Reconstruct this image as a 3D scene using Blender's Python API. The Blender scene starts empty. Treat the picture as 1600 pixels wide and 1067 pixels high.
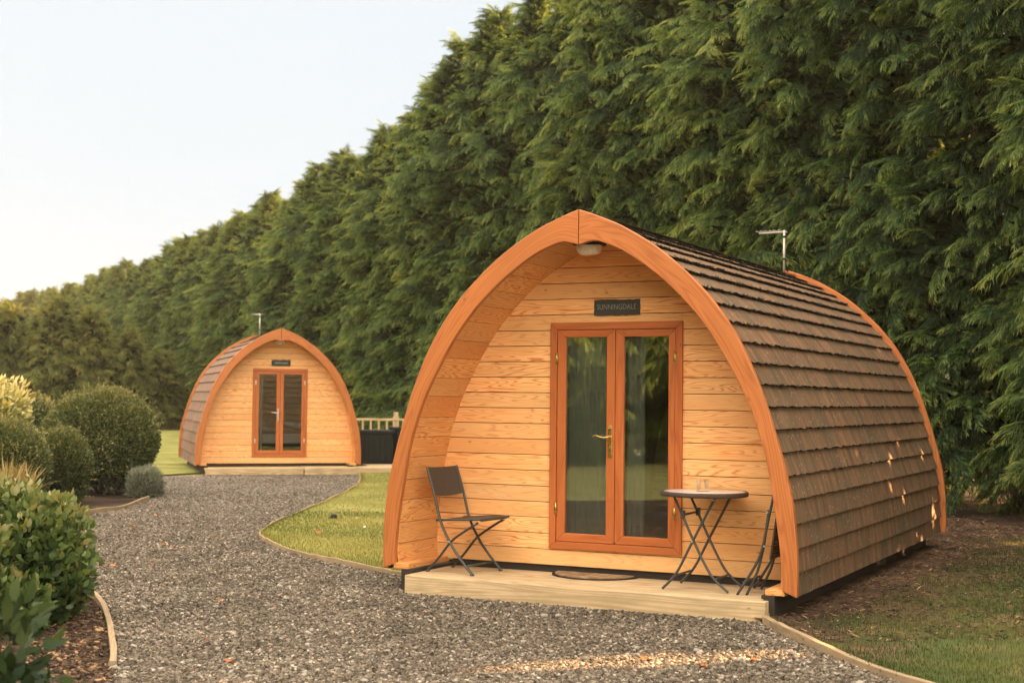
import bpy, bmesh, math, random
import numpy as np
from mathutils import Matrix, Vector
R = math.radians
random.seed(5)
RNG = np.random.default_rng(11)
S = bpy.context.scene
COL = S.collection

# ------------------------------------------------------------------ camera
CAM_H = 1.44
cam_d = bpy.data.cameras.new('camera'); cam = bpy.data.objects.new('camera', cam_d); COL.objects.link(cam)
cam_d.lens = 50.0; cam_d.sensor_width = 36.0; cam_d.clip_start = 0.05; cam_d.clip_end = 3000
cam.matrix_world = Matrix.Translation((0, 0, CAM_H)) @ Matrix.Rotation(math.pi/2 + 0.0401, 4, 'X') @ Matrix.Rotation(0.01046, 4, 'Z')
cam_d.dof.use_dof = True; cam_d.dof.focus_distance = 10.4; cam_d.dof.aperture_fstop = 3.0
S.camera = cam

# ------------------------------------------------------------------ sky, sun, exposure
SUN_EL, SUN_AZ = 21.0, 72.4            # degrees above the horizon / clockwise from +Y
W = bpy.data.worlds.new('World'); S.world = W; W.use_nodes = True
nt = W.node_tree; nt.nodes.clear()
wo = nt.nodes.new('ShaderNodeOutputWorld'); bg = nt.nodes.new('ShaderNodeBackground')
sky = nt.nodes.new('ShaderNodeTexSky'); sky.sky_type = 'NISHITA'; sky.sun_disc = False
sky.sun_elevation = R(SUN_EL); sky.sun_rotation = R(SUN_AZ); sky.air_density = 1.0; sky.dust_density = 4.0; sky.ozone_density = 0.6
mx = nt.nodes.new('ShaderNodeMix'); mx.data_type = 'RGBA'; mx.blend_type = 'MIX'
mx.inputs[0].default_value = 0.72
mx.inputs[7].default_value = (11.0, 9.5, 7.7, 1)       # bright warm cloud, added overhead and behind the camera for its light
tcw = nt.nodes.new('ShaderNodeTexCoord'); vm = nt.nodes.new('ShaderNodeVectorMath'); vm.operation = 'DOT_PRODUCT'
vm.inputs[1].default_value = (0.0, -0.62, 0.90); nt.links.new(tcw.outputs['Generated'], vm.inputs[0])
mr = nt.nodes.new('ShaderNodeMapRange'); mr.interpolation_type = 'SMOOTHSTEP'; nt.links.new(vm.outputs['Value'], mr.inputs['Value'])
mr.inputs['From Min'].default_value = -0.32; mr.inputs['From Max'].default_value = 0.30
nz = nt.nodes.new('ShaderNodeTexNoise'); nz.inputs['Scale'].default_value = 2.2; nz.inputs['Detail'].default_value = 4; nt.links.new(tcw.outputs['Generated'], nz.inputs['Vector'])
clr = nt.nodes.new('ShaderNodeMix'); clr.data_type = 'RGBA'; nt.links.new(nz.outputs['Fac'], clr.inputs[0])
clr.inputs[6].default_value = (1.34, 1.50, 1.63, 1); clr.inputs[7].default_value = (1.46, 1.56, 1.64, 1)
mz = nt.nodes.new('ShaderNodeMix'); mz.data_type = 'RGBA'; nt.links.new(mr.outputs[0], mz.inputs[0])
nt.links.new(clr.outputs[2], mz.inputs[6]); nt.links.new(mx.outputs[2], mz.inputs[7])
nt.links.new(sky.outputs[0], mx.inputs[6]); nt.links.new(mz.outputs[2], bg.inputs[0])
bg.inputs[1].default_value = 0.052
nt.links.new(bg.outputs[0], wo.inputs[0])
sd = bpy.data.lights.new('sun', 'SUN'); sd.energy = 4.2; sd.angle = R(0.5); sd.color = (1.0, 0.58, 0.27)
so = bpy.data.objects.new('sun', sd); COL.objects.link(so)
tosun = Vector((math.sin(R(SUN_AZ))*math.cos(R(SUN_EL)), math.cos(R(SUN_AZ))*math.cos(R(SUN_EL)), math.sin(R(SUN_EL))))
so.rotation_euler = tosun.to_track_quat('Z', 'Y').to_euler(); so.location = (30, 10, 30)
S.view_settings.view_transform = 'Standard'; S.view_settings.look = 'None'
S.view_settings.exposure = 3.52; S.view_settings.gamma = 1.0

# ------------------------------------------------------------------ helpers
def tag(o, label=None, cat=None, group=None, kind=None):
    if label: o['label'] = label
    if cat: o['category'] = cat
    if group: o['group'] = group
    if kind: o['kind'] = kind
    return o
def empty(name, loc=(0, 0, 0), rz=0.0, scale=1.0):
    o = bpy.data.objects.new(name, None); COL.objects.link(o)
    o.location = loc; o.rotation_euler = (0, 0, rz); o.scale = (scale,)*3; o.empty_display_size = .2
    return o
class MB:
    """collects shapes and links them as ONE mesh object"""
    def __init__(s): s.v = []; s.f = []; s.wc = []; s.bid = []; s.sm = []; s.mi = []
    def add(s, verts, faces, wc=None, bid=0.0, smooth=False, mi=0):
        n = len(s.v); s.v += [tuple(p) for p in verts]
        s.wc += [tuple(p) for p in (wc if wc is not None else verts)]
        s.bid += [bid]*len(verts)
        s.f += [tuple(i+n for i in f) for f in faces]; s.sm += [smooth]*len(faces); s.mi += [mi]*len(faces)
    def box(s, x0, x1, y0, y1, z0, z1, along='x', bid=0.0, mi=0):
        v = [(x0,y0,z0),(x1,y0,z0),(x1,y1,z0),(x0,y1,z0),(x0,y0,z1),(x1,y0,z1),(x1,y1,z1),(x0,y1,z1)]
        s.hexa(v, along, bid, mi)
    def hexa(s, v, along='x', bid=0.0, mi=0):
        f = [(0,3,2,1),(4,5,6,7),(0,1,5,4),(1,2,6,5),(2,3,7,6),(3,0,4,7)]
        k = {'x': (0,2,1), 'y': (1,2,0), 'z': (2,0,1)}[along]
        s.add(v, f, [(p[k[0]], p[k[1]], p[k[2]]) for p in v], bid, False, mi)
    def tube(s, pts, r, n=8, cap=True, bid=0.0, flat=1.0, mi=0):
        pts = [Vector(p) for p in pts]; rs = r if isinstance(r, (list, tuple)) else [r]*len(pts)
        t0 = (pts[1]-pts[0]).normalized(); up = Vector((0,0,1)) if abs(t0.z) < .9 else Vector((1,0,0))
        a = t0.cross(up).normalized(); vs = []; wc = []; d = 0
        for i, p in enumerate(pts):
            t = (pts[min(i+1, len(pts)-1)]-pts[max(i-1, 0)]).normalized()
            a = (a - t*a.dot(t)).normalized(); b = t.cross(a)
            if i: d += (p-pts[i-1]).length
            for k in range(n):
                q = 2*math.pi*k/n; o_ = a*math.cos(q)*rs[i] + b*math.sin(q)*rs[i]*flat
                vs.append(p+o_); wc.append((d, math.cos(q)*rs[i], math.sin(q)*rs[i]))
        f = []
        for i in range(len(pts)-1):
            for k in range(n):
                k2 = (k+1) % n; f.append((i*n+k, i*n+k2, (i+1)*n+k2, (i+1)*n+k))
        s.add(vs, f, wc, bid, True, mi)
        if cap:
            m = len(s.v)-len(vs)
            s.f.append(tuple(m+k for k in range(n-1, -1, -1))); s.f.append(tuple(m+(len(pts)-1)*n+k for k in range(n)))
            s.sm += [False, False]; s.mi += [mi, mi]
    def lathe(s, prof, n=24, c=(0,0,0), mi=0):
        vs = []; f = []
        for r, z in prof:
            for k in range(n):
                q = 2*math.pi*k/n; vs.append((c[0]+r*math.cos(q), c[1]+r*math.sin(q), c[2]+z))
        for i in range(len(prof)-1):
            for k in range(n):
                k2 = (k+1) % n; f.append((i*n+k, i*n+k2, (i+1)*n+k2, (i+1)*n+k))
        s.add(vs, f, None, 0.0, True, mi)
    def build(s, name, mat, parent=None, bevel=0.0):
        me = bpy.data.meshes.new(name)
        me.from_pydata(s.v, [], s.f)
        a = me.attributes.new('wc', 'FLOAT_VECTOR', 'POINT'); a.data.foreach_set('vector', np.array(s.wc, 'f').ravel())
        a = me.attributes.new('bid', 'FLOAT', 'POINT'); a.data.foreach_set('value', np.array(s.bid, 'f'))
        me.polygons.foreach_set('use_smooth', np.array(s.sm, bool))
        for m in (mat if isinstance(mat, (list, tuple)) else [mat]): me.materials.append(m)
        me.polygons.foreach_set('material_index', np.array(s.mi, 'i'))
        me.update()
        o = bpy.data.objects.new(name, me); COL.objects.link(o)
        if parent is not None: o.parent = parent
        if bevel > 0:
            b = o.modifiers.new('edge', 'BEVEL'); b.width = bevel; b.segments = 2; b.limit_method = 'ANGLE'; b.angle_limit = R(40)
        return o
def np_mesh(name, verts, quads, mats, tint=None, mi=None, tris=None):
    """fast mesh from arrays: verts (n,3), quads (m,4)"""
    me = bpy.data.meshes.new(name)
    nv = len(verts); me.vertices.add(nv); me.vertices.foreach_set('co', np.asarray(verts, 'f').ravel())
    k = quads.shape[1]; nf = len(quads)
    me.loops.add(nf*k); me.polygons.add(nf)
    me.loops.foreach_set('vertex_index', quads.astype('i').ravel())
    me.polygons.foreach_set('loop_start', np.arange(0, nf*k, k, dtype='i'))
    if tint is not None:
        a = me.attributes.new('tint', 'FLOAT', 'POINT'); a.data.foreach_set('value', np.asarray(tint, 'f'))
    for m in mats: me.materials.append(m)
    if mi is not None: me.polygons.foreach_set('material_index', np.asarray(mi, 'i'))
    me.update(calc_edges=True); me.validate()
    return me
def link(name, me, parent=None, loc=(0,0,0), rot=(0,0,0), sc=(1,1,1)):
    o = bpy.data.objects.new(name, me); COL.objects.link(o)
    if parent is not None: o.parent = parent
    o.location = loc; o.rotation_euler = rot; o.scale = sc
    return o
def catmull(pts, n=8, closed=False):
    P = [Vector(p) for p in pts]; out = []
    for i in range(len(P)-1):
        p0 = P[max(i-1, 0)]; p1 = P[i]; p2 = P[i+1]; p3 = P[min(i+2, len(P)-1)]
        for j in range(n):
            t = j/n
            out.append(.5*((2*p1)+(p2-p0)*t+(2*p0-5*p1+4*p2-p3)*t*t+(-p0+3*p1-3*p2+p3)*t**3))
    out.append(P[-1]); return out
def resample(pts, n):
    P = np.array([tuple(p) for p in pts], float); d = np.r_[0, np.cumsum(np.linalg.norm(np.diff(P, axis=0), axis=1))]
    t = np.linspace(0, d[-1], n); return np.stack([np.interp(t, d, P[:, k]) for k in range(P.shape[1])], 1), d[-1]

# ------------------------------------------------------------------ materials
class NT:
    def __init__(s, name):
        s.m = bpy.data.materials.new(name); s.m.use_nodes = True; s.t = s.m.node_tree; s.t.nodes.clear()
        s.out = s.t.nodes.new('ShaderNodeOutputMaterial')
    def n(s, typ, **kw):
        nd = s.t.nodes.new('ShaderNode'+typ)
        for k, v in kw.items():
            if k.startswith('i_'):
                key = k[2:]; key = int(key) if key.isdigit() else key.replace('_', ' ')
                s.set(nd.inputs[key], v)
            else: setattr(nd, k, v)
        return nd
    def set(s, sock, v):
        if isinstance(v, bpy.types.NodeSocket): s.t.links.new(v, sock)
        elif isinstance(v, bpy.types.Node): s.t.links.new(v.outputs[0], sock)
        else: sock.default_value = v
    def math(s, op, a, b=0.0, c=None, clamp=False):
        nd = s.t.nodes.new('ShaderNodeMath'); nd.operation = op; nd.use_clamp = clamp
        s.set(nd.inputs[0], a); s.set(nd.inputs[1], b)
        if c is not None: s.set(nd.inputs[2], c)
        return nd.outputs[0]
    def mix(s, f, a, b, blend='MIX'):
        nd = s.t.nodes.new('ShaderNodeMix'); nd.data_type = 'RGBA'; nd.blend_type = blend
        s.set(nd.inputs[0], f)
        for k, v in ((6, a), (7, b)):
            s.set(nd.inputs[k], tuple(v)+(1,) if isinstance(v, tuple) and len(v) == 3 else v)
        return nd.outputs[2]
    def ramp(s, f, stops, interp='LINEAR'):
        nd = s.t.nodes.new('ShaderNodeValToRGB'); nd.color_ramp.interpolation = interp; s.set(nd.inputs[0], f)
        el = nd.color_ramp.elements
        while len(el) < len(stops): el.new(.5)
        for e, (p, c) in zip(el, stops):
            e.position = p; e.color = tuple(c)+(1,) if len(c) == 3 else c
        return nd.outputs[0]
    def attr(s, name): return s.n('Attribute', attribute_name=name)
    def vec(s, x, y, z):
        nd = s.t.nodes.new('ShaderNodeCombineXYZ')
        for i, v in enumerate((x, y, z)): s.set(nd.inputs[i], v)
        return nd.outputs[0]
    def sep(s, v):
        nd = s.t.nodes.new('ShaderNodeSeparateXYZ'); s.set(nd.inputs[0], v); return nd.outputs
    def noise(s, v, scale, detail=3.0, rough=.5, dist=0.0):
        nd = s.n('TexNoise'); s.set(nd.inputs['Vector'], v); nd.inputs['Scale'].default_value = scale
        nd.inputs['Detail'].default_value = detail; nd.inputs['Roughness'].default_value = rough; nd.inputs['Distortion'].default_value = dist
        return nd.outputs['Fac']
    def bump(s, h, strength=.3, dist=.01):
        nd = s.n('Bump'); s.set(nd.inputs['Height'], h); nd.inputs['Strength'].default_value = strength; nd.inputs['Distance'].default_value = dist
        return nd.outputs[0]
    def principled(s, col, rough=.6, spec=.3, metal=0.0, normal=None, **kw):
        p = s.n('BsdfPrincipled'); s.set(p.inputs['Base Color'], tuple(col)+(1,) if isinstance(col, tuple) and len(col) == 3 else col)
        s.set(p.inputs['Roughness'], rough); p.inputs['Specular IOR Level'].default_value = spec; s.set(p.inputs['Metallic'], metal)
        if normal is not None: s.set(p.inputs['Normal'], normal)
        for k, v in kw.items(): s.set(p.inputs[k.replace('_', ' ')], v)
        s.t.links.new(p.outputs[0], s.out.inputs[0]); return p

def wood(name, light, dark, var=.25, rough=.55, spec=.25, lines=30.0, knots=True, red=None, across=7.0, grain=.55, weather=None, sharp=2.5, along=.9):
    M = NT(name); wc = M.attr('wc').outputs['Vector']; bid = M.attr('bid').outputs['Fac']
    x, y, z = M.sep(wc)
    bx = M.math('MULTIPLY', bid, 7.31); by = M.math('MULTIPLY', bid, 3.77)
    u = M.math('ADD', x, bx); v = M.math('ADD', y, by)
    p1 = M.vec(M.math('MULTIPLY', u, along), M.math('MULTIPLY', v, across), M.math('MULTIPLY', z, 5.0))
    n1 = M.noise(p1, 1.0, 1.5, .4)
    rings = M.math('SINE', M.math('MULTIPLY', n1, lines*2))
    rr = M.math('POWER', M.math('MULTIPLY_ADD', rings, .5, .5), sharp)
    p2 = M.vec(M.math('MULTIPLY', u, 3.0), M.math('MULTIPLY', v, 160.0), M.math('MULTIPLY', z, 160.0))
    n2 = M.noise(p2, 1.0, 3.0, .6)
    wn = M.n('TexWhiteNoise', noise_dimensions='1D'); M.set(wn.inputs['W'], bid)
    r1 = wn.outputs['Value']
    wn2 = M.n('TexWhiteNoise', noise_dimensions='1D'); M.set(wn2.inputs['W'], M.math('ADD', bid, 31.7))
    r2 = wn2.outputs['Value']
    g = M.math('MULTIPLY', rr, M.math('MULTIPLY_ADD', r2, grain, grain*.35))
    c = M.mix(g, light, dark)
    c = M.mix(M.math('MULTIPLY', n2, .35), c, dark)
    if red is not None: c = M.mix(M.math('MULTIPLY', M.math('POWER', r1, 2.5), .75), c, red, 'MIX')
    k = M.math('MULTIPLY_ADD', r2, var, 1.0-var*.5)
    pb = M.vec(M.math('MULTIPLY', u, 1.3), M.math('MULTIPLY', v, 3.0), z)
    k = M.math('MULTIPLY', k, M.math('MULTIPLY_ADD', M.noise(pb, 1.0, 2.0), .35, .82))
    c = M.mix(1.0, c, M.vec(k, k, k), 'MULTIPLY')
    if knots:
        vo = M.n('TexVoronoi', voronoi_dimensions='2D'); M.set(vo.inputs['Vector'], M.vec(M.math('MULTIPLY', u, 2.4), M.math('MULTIPLY', v, 5.0), 0.0)); vo.inputs['Scale'].default_value = 1.0
        wk = M.n('TexWhiteNoise', noise_dimensions='3D'); M.set(wk.inputs['Vector'], vo.outputs['Position'])
        kd = M.math('MULTIPLY', M.math('SUBTRACT', 1.0, M.math('MULTIPLY', vo.outputs['Distance'], 20.0), clamp=True), M.math('GREATER_THAN', wk.outputs['Value'], .72))
        c = M.mix(M.math('MULTIPLY', kd, .8), c, tuple(q*.35 for q in dark))
    if weather is not None:
        wz = M.noise(M.vec(M.math('MULTIPLY', u, 4), M.math('MULTIPLY', v, 14), M.math('MULTIPLY', z, 14)), 1.0, 5.0, .65)
        c = M.mix(M.math('MULTIPLY_ADD', wz, 2.2, -.85, clamp=True), c, weather)
    nb = M.bump(M.math('MULTIPLY_ADD', n2, .5, M.math('MULTIPLY', rr, .3)), .18, .004)
    M.principled(c, M.math('MULTIPLY_ADD', n2, .25, rough-.1), spec, normal=nb)
    return M.m
def plain(name, col, rough=.5, spec=.4, metal=0.0, nscale=30, namp=.25, bump=0.0):
    M = NT(name); tc = M.n('TexCoord').outputs['Object']
    n = M.noise(tc, nscale, 4.0, .6); k = M.math('MULTIPLY_ADD', n, namp*2, 1-namp)
    c = M.mix(1.0, tuple(col), M.vec(k, k, k), 'MULTIPLY')
    M.principled(c, M.math('MULTIPLY_ADD', n, .2, rough-.1), spec, metal, normal=M.bump(n, bump, .003) if bump else None)
    return M.m
def leaf(name, cols, trans=.30, rough=.5, spec=.25, tipcol=None):
    """foliage: colour runs over the 'tint' attribute, plus a per-leaf variation"""
    M = NT(name); t = M.attr('tint').outputs['Fac']; rnd = M.n('NewGeometry').outputs['Random Per Island']
    orn = M.n('ObjectInfo').outputs['Random']
    f = M.math('ADD', M.math('MULTIPLY_ADD', rnd, .30, -.15), t)
    f = M.math('ADD', f, M.math('MULTIPLY_ADD', orn, .16, -.08), clamp=True)
    c = M.ramp(f, cols)
    p = M.principled(c, rough, spec)
    tr = M.n('BsdfTranslucent'); M.set(tr.inputs[0], M.mix(1.0, c, (1.5, 1.25, .55), 'MULTIPLY'))
    ms = M.n('MixShader'); ms.inputs[0].default_value = trans
    M.t.links.new(p.outputs[0], ms.inputs[1]); M.t.links.new(tr.outputs[0], ms.inputs[2]); M.t.links.new(ms.outputs[0], M.out.inputs[0])
    return M.m

M_CLAD = wood('larch_cladding', (.85, .51, .215), (.50, .165, .042), var=.20, red=(.72, .33, .11), lines=48, grain=.78, across=15.0, sharp=4.0, along=1.3)
M_LINE = wood('larch_lining', (.74, .40, .145), (.42, .13, .032), var=.24, red=(.54, .19, .05), lines=46, grain=.85, across=13.0, sharp=3.5, along=1.3)
M_FASC = wood('stained_arch_timber', (.47, .165, .048), (.28, .075, .018), var=.16, rough=.45, spec=.3, lines=40, grain=.85, across=10, sharp=2.2, along=.8)
M_JOIN = wood('stained_joinery', (.45, .135, .036), (.29, .072, .018), var=.12, rough=.45, spec=.3, lines=20, grain=.5, across=9, sharp=3.0)
M_DECK = wood('treated_pine', (.58, .44, .27), (.33, .205, .09), var=.24, rough=.8, spec=.12, lines=34, grain=.85, weather=(.30, .24, .13), across=10, sharp=2.6, along=.6)
M_BEAM = wood('dark_bearer_timber', (.045, .036, .030), (.03, .024, .02), var=.2, rough=.85, spec=.1, knots=False)
M_EDGE = wood('edging_timber', (.34, .25, .15), (.21, .14, .075), var=.3, rough=.85, spec=.1, lines=16, weather=(.15, .12, .075))
M_INSIDE = wood('pale_pine_inside', (.50, .33, .17), (.36, .21, .10), var=.15, lines=18)
M_METAL = plain('dark_green_grey_steel', (.052, .056, .050), .42, .45, .25, 60, .12)
M_RIVET = plain('zinc_rivet', (.55, .56, .54), .35, .5, .8, 90, .1)
M_BRASS = plain('brass', (.62, .42, .16), .28, .5, 1.0, 40, .25)
M_STEEL = plain('satin_chrome', (.62, .58, .50), .3, .5, 1.0, 40, .15)
M_SLATE = plain('slate', (.045, .048, .042), .75, .25, 0, 35, .35, .5)
M_LETTER = plain('engraved_lettering', (.26, .25, .21), .7, .2, 0, 80, .2)
M_BLACK = plain('black_plastic', (.006, .008, .009), .6, .25, 0, 8, .3)
M_CURT = plain('curtain_cloth', (.50, .48, .42), .9, .1, 0, 20, .12)
M_LINEN = plain('grey_bed_linen', (.62, .60, .60), .9, .1, 0, 10, .25)
M_ALU = plain('aerial_aluminium', (.42, .39, .34), .45, .5, .6, 30, .15)
M_RUBBER = plain('black_rubber', (.02, .02, .02), .8, .2, 0, 30, .2)

def glass_mat(name, ior=1.65, tint=(.80, .84, .82), k=1.9, k0=.06):
    M = NT(name); fr = M.n('Fresnel'); fr.inputs[0].default_value = ior
    tr = M.n('BsdfTransparent'); tr.inputs[0].default_value = tint+(1,)
    tc = M.n('TexCoord').outputs['Object']
    gl = M.n('BsdfGlossy'); gl.inputs['Roughness'].default_value = .015; gl.inputs[0].default_value = (.95, .97, .95, 1)
    M.set(gl.inputs['Normal'], M.bump(M.noise(tc, 2.2, 1.0), .03, .02))
    ms = M.n('MixShader'); M.set(ms.inputs[0], M.math('MULTIPLY_ADD', fr.outputs[0], k, k0, clamp=True))
    M.t.links.new(tr.outputs[0], ms.inputs[1]); M.t.links.new(gl.outputs[0], ms.inputs[2]); M.t.links.new(ms.outputs[0], M.out.inputs[0])
    return M.m
M_GLASS = glass_mat('door_glass')
def lens_mat():
    M = NT('clear_glass'); p = M.principled((.96, .97, .94), .08, .5); p.inputs['Transmission Weight'].default_value = .92; p.inputs['IOR'].default_value = 1.45
    return M.m
M_TUMBLER = glass_mat('clear_tumbler_glass', 1.25, (.97, .98, .95), .6, .02)
def lampglass():
    M = NT('ribbed_lamp_glass'); tc = M.n('TexCoord').outputs['Object']
    x, y, z = M.sep(tc)
    w = M.math('SINE', M.math('MULTIPLY', x, 420.0))
    p = M.principled((.80, .74, .62), .2, .5, normal=M.bump(w, .5, .004)); p.inputs['Transmission Weight'].default_value = .45
    return M.m
M_LAMPG = lampglass()

def roof_mat(name, base, alt, grid=0.0, tile_w=.22):
    """dark clay-brown felt-like tiles: streaks run down the slope, flecks of fallen needles, moss at the lower edge"""
    M = NT(name); wc = M.attr('wc').outputs['Vector']; bid = M.attr('bid').outputs['Fac']
    x, y, z = M.sep(wc)                     # x along the pod, y down the slope, z = 0 top .. 1 lower edge
    sk = M.math('ADD', x, M.math('MULTIPLY', y, .22))
    st = M.noise(M.vec(M.math('MULTIPLY', sk, 11.0), M.math('MULTIPLY', y, 1.3), bid), 1.0, 4.0, .6)
    st2 = M.noise(M.vec(M.math('MULTIPLY', sk, 26.0), M.math('MULTIPLY', y, 2.2), M.math('MULTIPLY', bid, .3)), 1.0, 3.0, .6)
    c = M.mix(M.math('MULTIPLY_ADD', st, 3.0, -1.05, clamp=True), base, alt)
    c = M.mix(M.math('MULTIPLY_ADD', st2, 3.0, -1.55, clamp=True), c, (.20, .150, .092))
    fine = M.noise(M.vec(M.math('MULTIPLY', x, 220.0), M.math('MULTIPLY', y, 220.0), 0.0), 1.0, 2.0, .7)
    kk = M.math('MULTIPLY_ADD', fine, .9, .55); c = M.mix(1.0, c, M.vec(kk, kk, kk), 'MULTIPLY')
    alg = M.noise(M.vec(M.math('MULTIPLY', x, 2.4), M.math('MULTIPLY', y, 2.4), 3.0), 1.0, 3.0, .6)
    c = M.mix(M.math('MULTIPLY_ADD', alg, 1.8, -.75, clamp=True), c, (.062, .064, .040))
    vo = M.n('TexVoronoi', voronoi_dimensions='2D'); M.set(vo.inputs['Vector'], M.vec(M.math('MULTIPLY', sk, 30.0), M.math('MULTIPLY', y, 12.0), 0.0)); vo.inputs['Scale'].default_value = 1.0
    fl = M.math('LESS_THAN', vo.outputs['Distance'], .095)
    wn = M.n('TexWhiteNoise', noise_dimensions='3D'); M.set(wn.inputs['Vector'], vo.outputs['Position'])
    fl = M.math('MULTIPLY', fl, M.math('GREATER_THAN', wn.outputs['Value'], .78))
    c = M.mix(M.math('MULTIPLY', fl, .8), c, M.mix(wn.outputs['Value'], (.42, .34, .10), (.48, .42, .32)))
    ed = M.math('GREATER_THAN', z, 1.005)
    c = M.mix(ed, c, (.022, .019, .012))
    if grid > 0:
        fx = M.math('FRACT', M.math('ADD', M.math('DIVIDE', x, tile_w), M.math('MULTIPLY', bid, .5)))
        gl = M.math('MAXIMUM', M.math('LESS_THAN', fx, .07), 0.0)
        c = M.mix(M.math('MULTIPLY', gl, grid), c, (.03, .022, .016))
        wn2 = M.n('TexWhiteNoise', noise_dimensions='2D'); M.set(wn2.inputs['Vector'], M.vec(M.math('FLOOR', M.math('ADD', M.math('DIVIDE', x, tile_w), M.math('MULTIPLY', bid, .5))), bid, 0.0))
        kq = M.math('MULTIPLY_ADD', wn2.outputs['Value'], .35, .82); c = M.mix(1.0, c, M.vec(kq, kq, kq), 'MULTIPLY')
    M.principled(c, .85, .18, normal=M.bump(fine, .35, .004))
    return M.m
M_ROOF = roof_mat('weathered_brown_tiles', (.092, .060, .035), (.215, .108, .055))
M_ROOF2 = roof_mat('red_brown_tiles', (.150, .084, .054), (.185, .098, .064), grid=.8)

# leaves
M_CYP = leaf('cypress_sprays', [(0, (.005, .013, .006)), (.32, (.024, .056, .019)), (.60, (.092, .146, .040)), (1, (.25, .285, .080))], .42, .6, .15)  # dark end: old inner needles, deepened to carry the hedge's shade in the colour
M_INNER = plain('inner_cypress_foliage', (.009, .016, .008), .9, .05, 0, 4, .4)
M_DEAD = plain('dead_twigs', (.035, .026, .017), .9, .1, 0, 6, .4)
M_BARK = plain('conifer_bark', (.085, .055, .038), .9, .1, 0, 14, .45, .6)
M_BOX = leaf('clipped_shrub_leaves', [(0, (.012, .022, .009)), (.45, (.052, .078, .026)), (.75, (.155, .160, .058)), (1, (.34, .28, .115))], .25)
M_VARI = leaf('variegated_leaves', [(0, (.06, .09, .03)), (.45, (.22, .24, .09)), (.7, (.50, .44, .17)), (1, (.66, .57, .30))], .25)
M_BROAD = leaf('broad_green_leaves', [(0, (.018, .036, .014)), (.5, (.060, .105, .030)), (.8, (.13, .17, .05)), (1, (.24, .23, .10))], .25, .5, .25)
M_LAUREL = leaf('dark_laurel_leaves', [(0, (.010, .024, .009)), (.6, (.030, .056, .020)), (1, (.065, .092, .034))], .25, .55, .2)
M_LAV = leaf('grey_green_leaves', [(0, (.07, .085, .06)), (1, (.24, .25, .19))], .15, .8, .1)
M_TUFT = leaf('dry_grass_leaves', [(0, (.16, .13, .05)), (1, (.50, .38, .18))], .3, .8, .1)
M_GRASS = leaf('grass_leaves', [(0, (.060, .075, .018)), (.5, (.165, .165, .040)), (1, (.33, .27, .085))], .3, .7, .1)
M_DRYLEAF = leaf('fallen_leaf_pale', [(0, (.30, .22, .14)), (1, (.58, .50, .38))], .2, .7, .2)
M_FALLEN = leaf('fallen_leaf_orange', [(0, (.30, .09, .02)), (1, (.50, .20, .06))], .2, .7, .2)

def ground_mat(name, cols, sc=(1.2, 14.0, 90.0), bump=.4, dirt=None, dist=.02):
    M = NT(name); tc = M.n('NewGeometry').outputs['Position']
    a = M.noise(tc, sc[0], 4.0, .6); b = M.noise(tc, sc[1], 4.0, .6); c_ = M.noise(tc, sc[2], 3.0, .6)
    f = M.math('ADD', M.math('MULTIPLY_ADD', a, 1.7, -.70), M.math('ADD', M.math('MULTIPLY_ADD', b, .6, -.30), M.math('MULTIPLY', c_, .7)))
    f = M.math('ADD', f, -.15, clamp=True)
    col = M.ramp(f, cols)
    if dirt is not None:
        x, y, z = M.sep(tc)
        col = dirt(M, x, y, tc, col, c_)
    M.principled(col, .95, .08, normal=M.bump(M.math('ADD', c_, b), bump, dist))
    return M.m
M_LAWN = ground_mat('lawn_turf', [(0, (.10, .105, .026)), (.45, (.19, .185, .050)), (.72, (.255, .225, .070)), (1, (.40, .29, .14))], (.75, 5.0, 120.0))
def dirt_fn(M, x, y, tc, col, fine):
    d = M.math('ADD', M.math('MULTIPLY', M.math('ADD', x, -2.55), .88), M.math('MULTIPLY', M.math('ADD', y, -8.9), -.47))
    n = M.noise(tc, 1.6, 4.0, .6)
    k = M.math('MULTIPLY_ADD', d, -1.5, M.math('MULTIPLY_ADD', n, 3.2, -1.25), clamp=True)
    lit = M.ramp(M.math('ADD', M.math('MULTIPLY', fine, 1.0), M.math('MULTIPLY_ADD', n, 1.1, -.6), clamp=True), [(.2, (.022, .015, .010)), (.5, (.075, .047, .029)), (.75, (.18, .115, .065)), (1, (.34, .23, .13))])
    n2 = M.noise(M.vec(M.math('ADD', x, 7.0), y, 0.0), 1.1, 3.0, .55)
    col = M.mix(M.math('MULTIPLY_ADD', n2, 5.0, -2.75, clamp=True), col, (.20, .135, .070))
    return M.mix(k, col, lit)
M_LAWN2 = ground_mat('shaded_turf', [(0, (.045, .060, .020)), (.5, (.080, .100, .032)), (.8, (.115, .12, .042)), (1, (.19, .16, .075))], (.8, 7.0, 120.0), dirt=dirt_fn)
M_SOIL = ground_mat('leaf_litter_soil', [(0, (.014, .010, .007)), (.5, (.050, .033, .022)), (.8, (.11, .068, .042)), (1, (.24, .14, .08))], (1.5, 18.0, 110.0), .7)
M_FIELD = ground_mat('dry_field', [(0, (.12, .12, .04)), (.6, (.22, .19, .07)), (1, (.33, .26, .12))], (.3, 4.0, 60.0))
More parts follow.
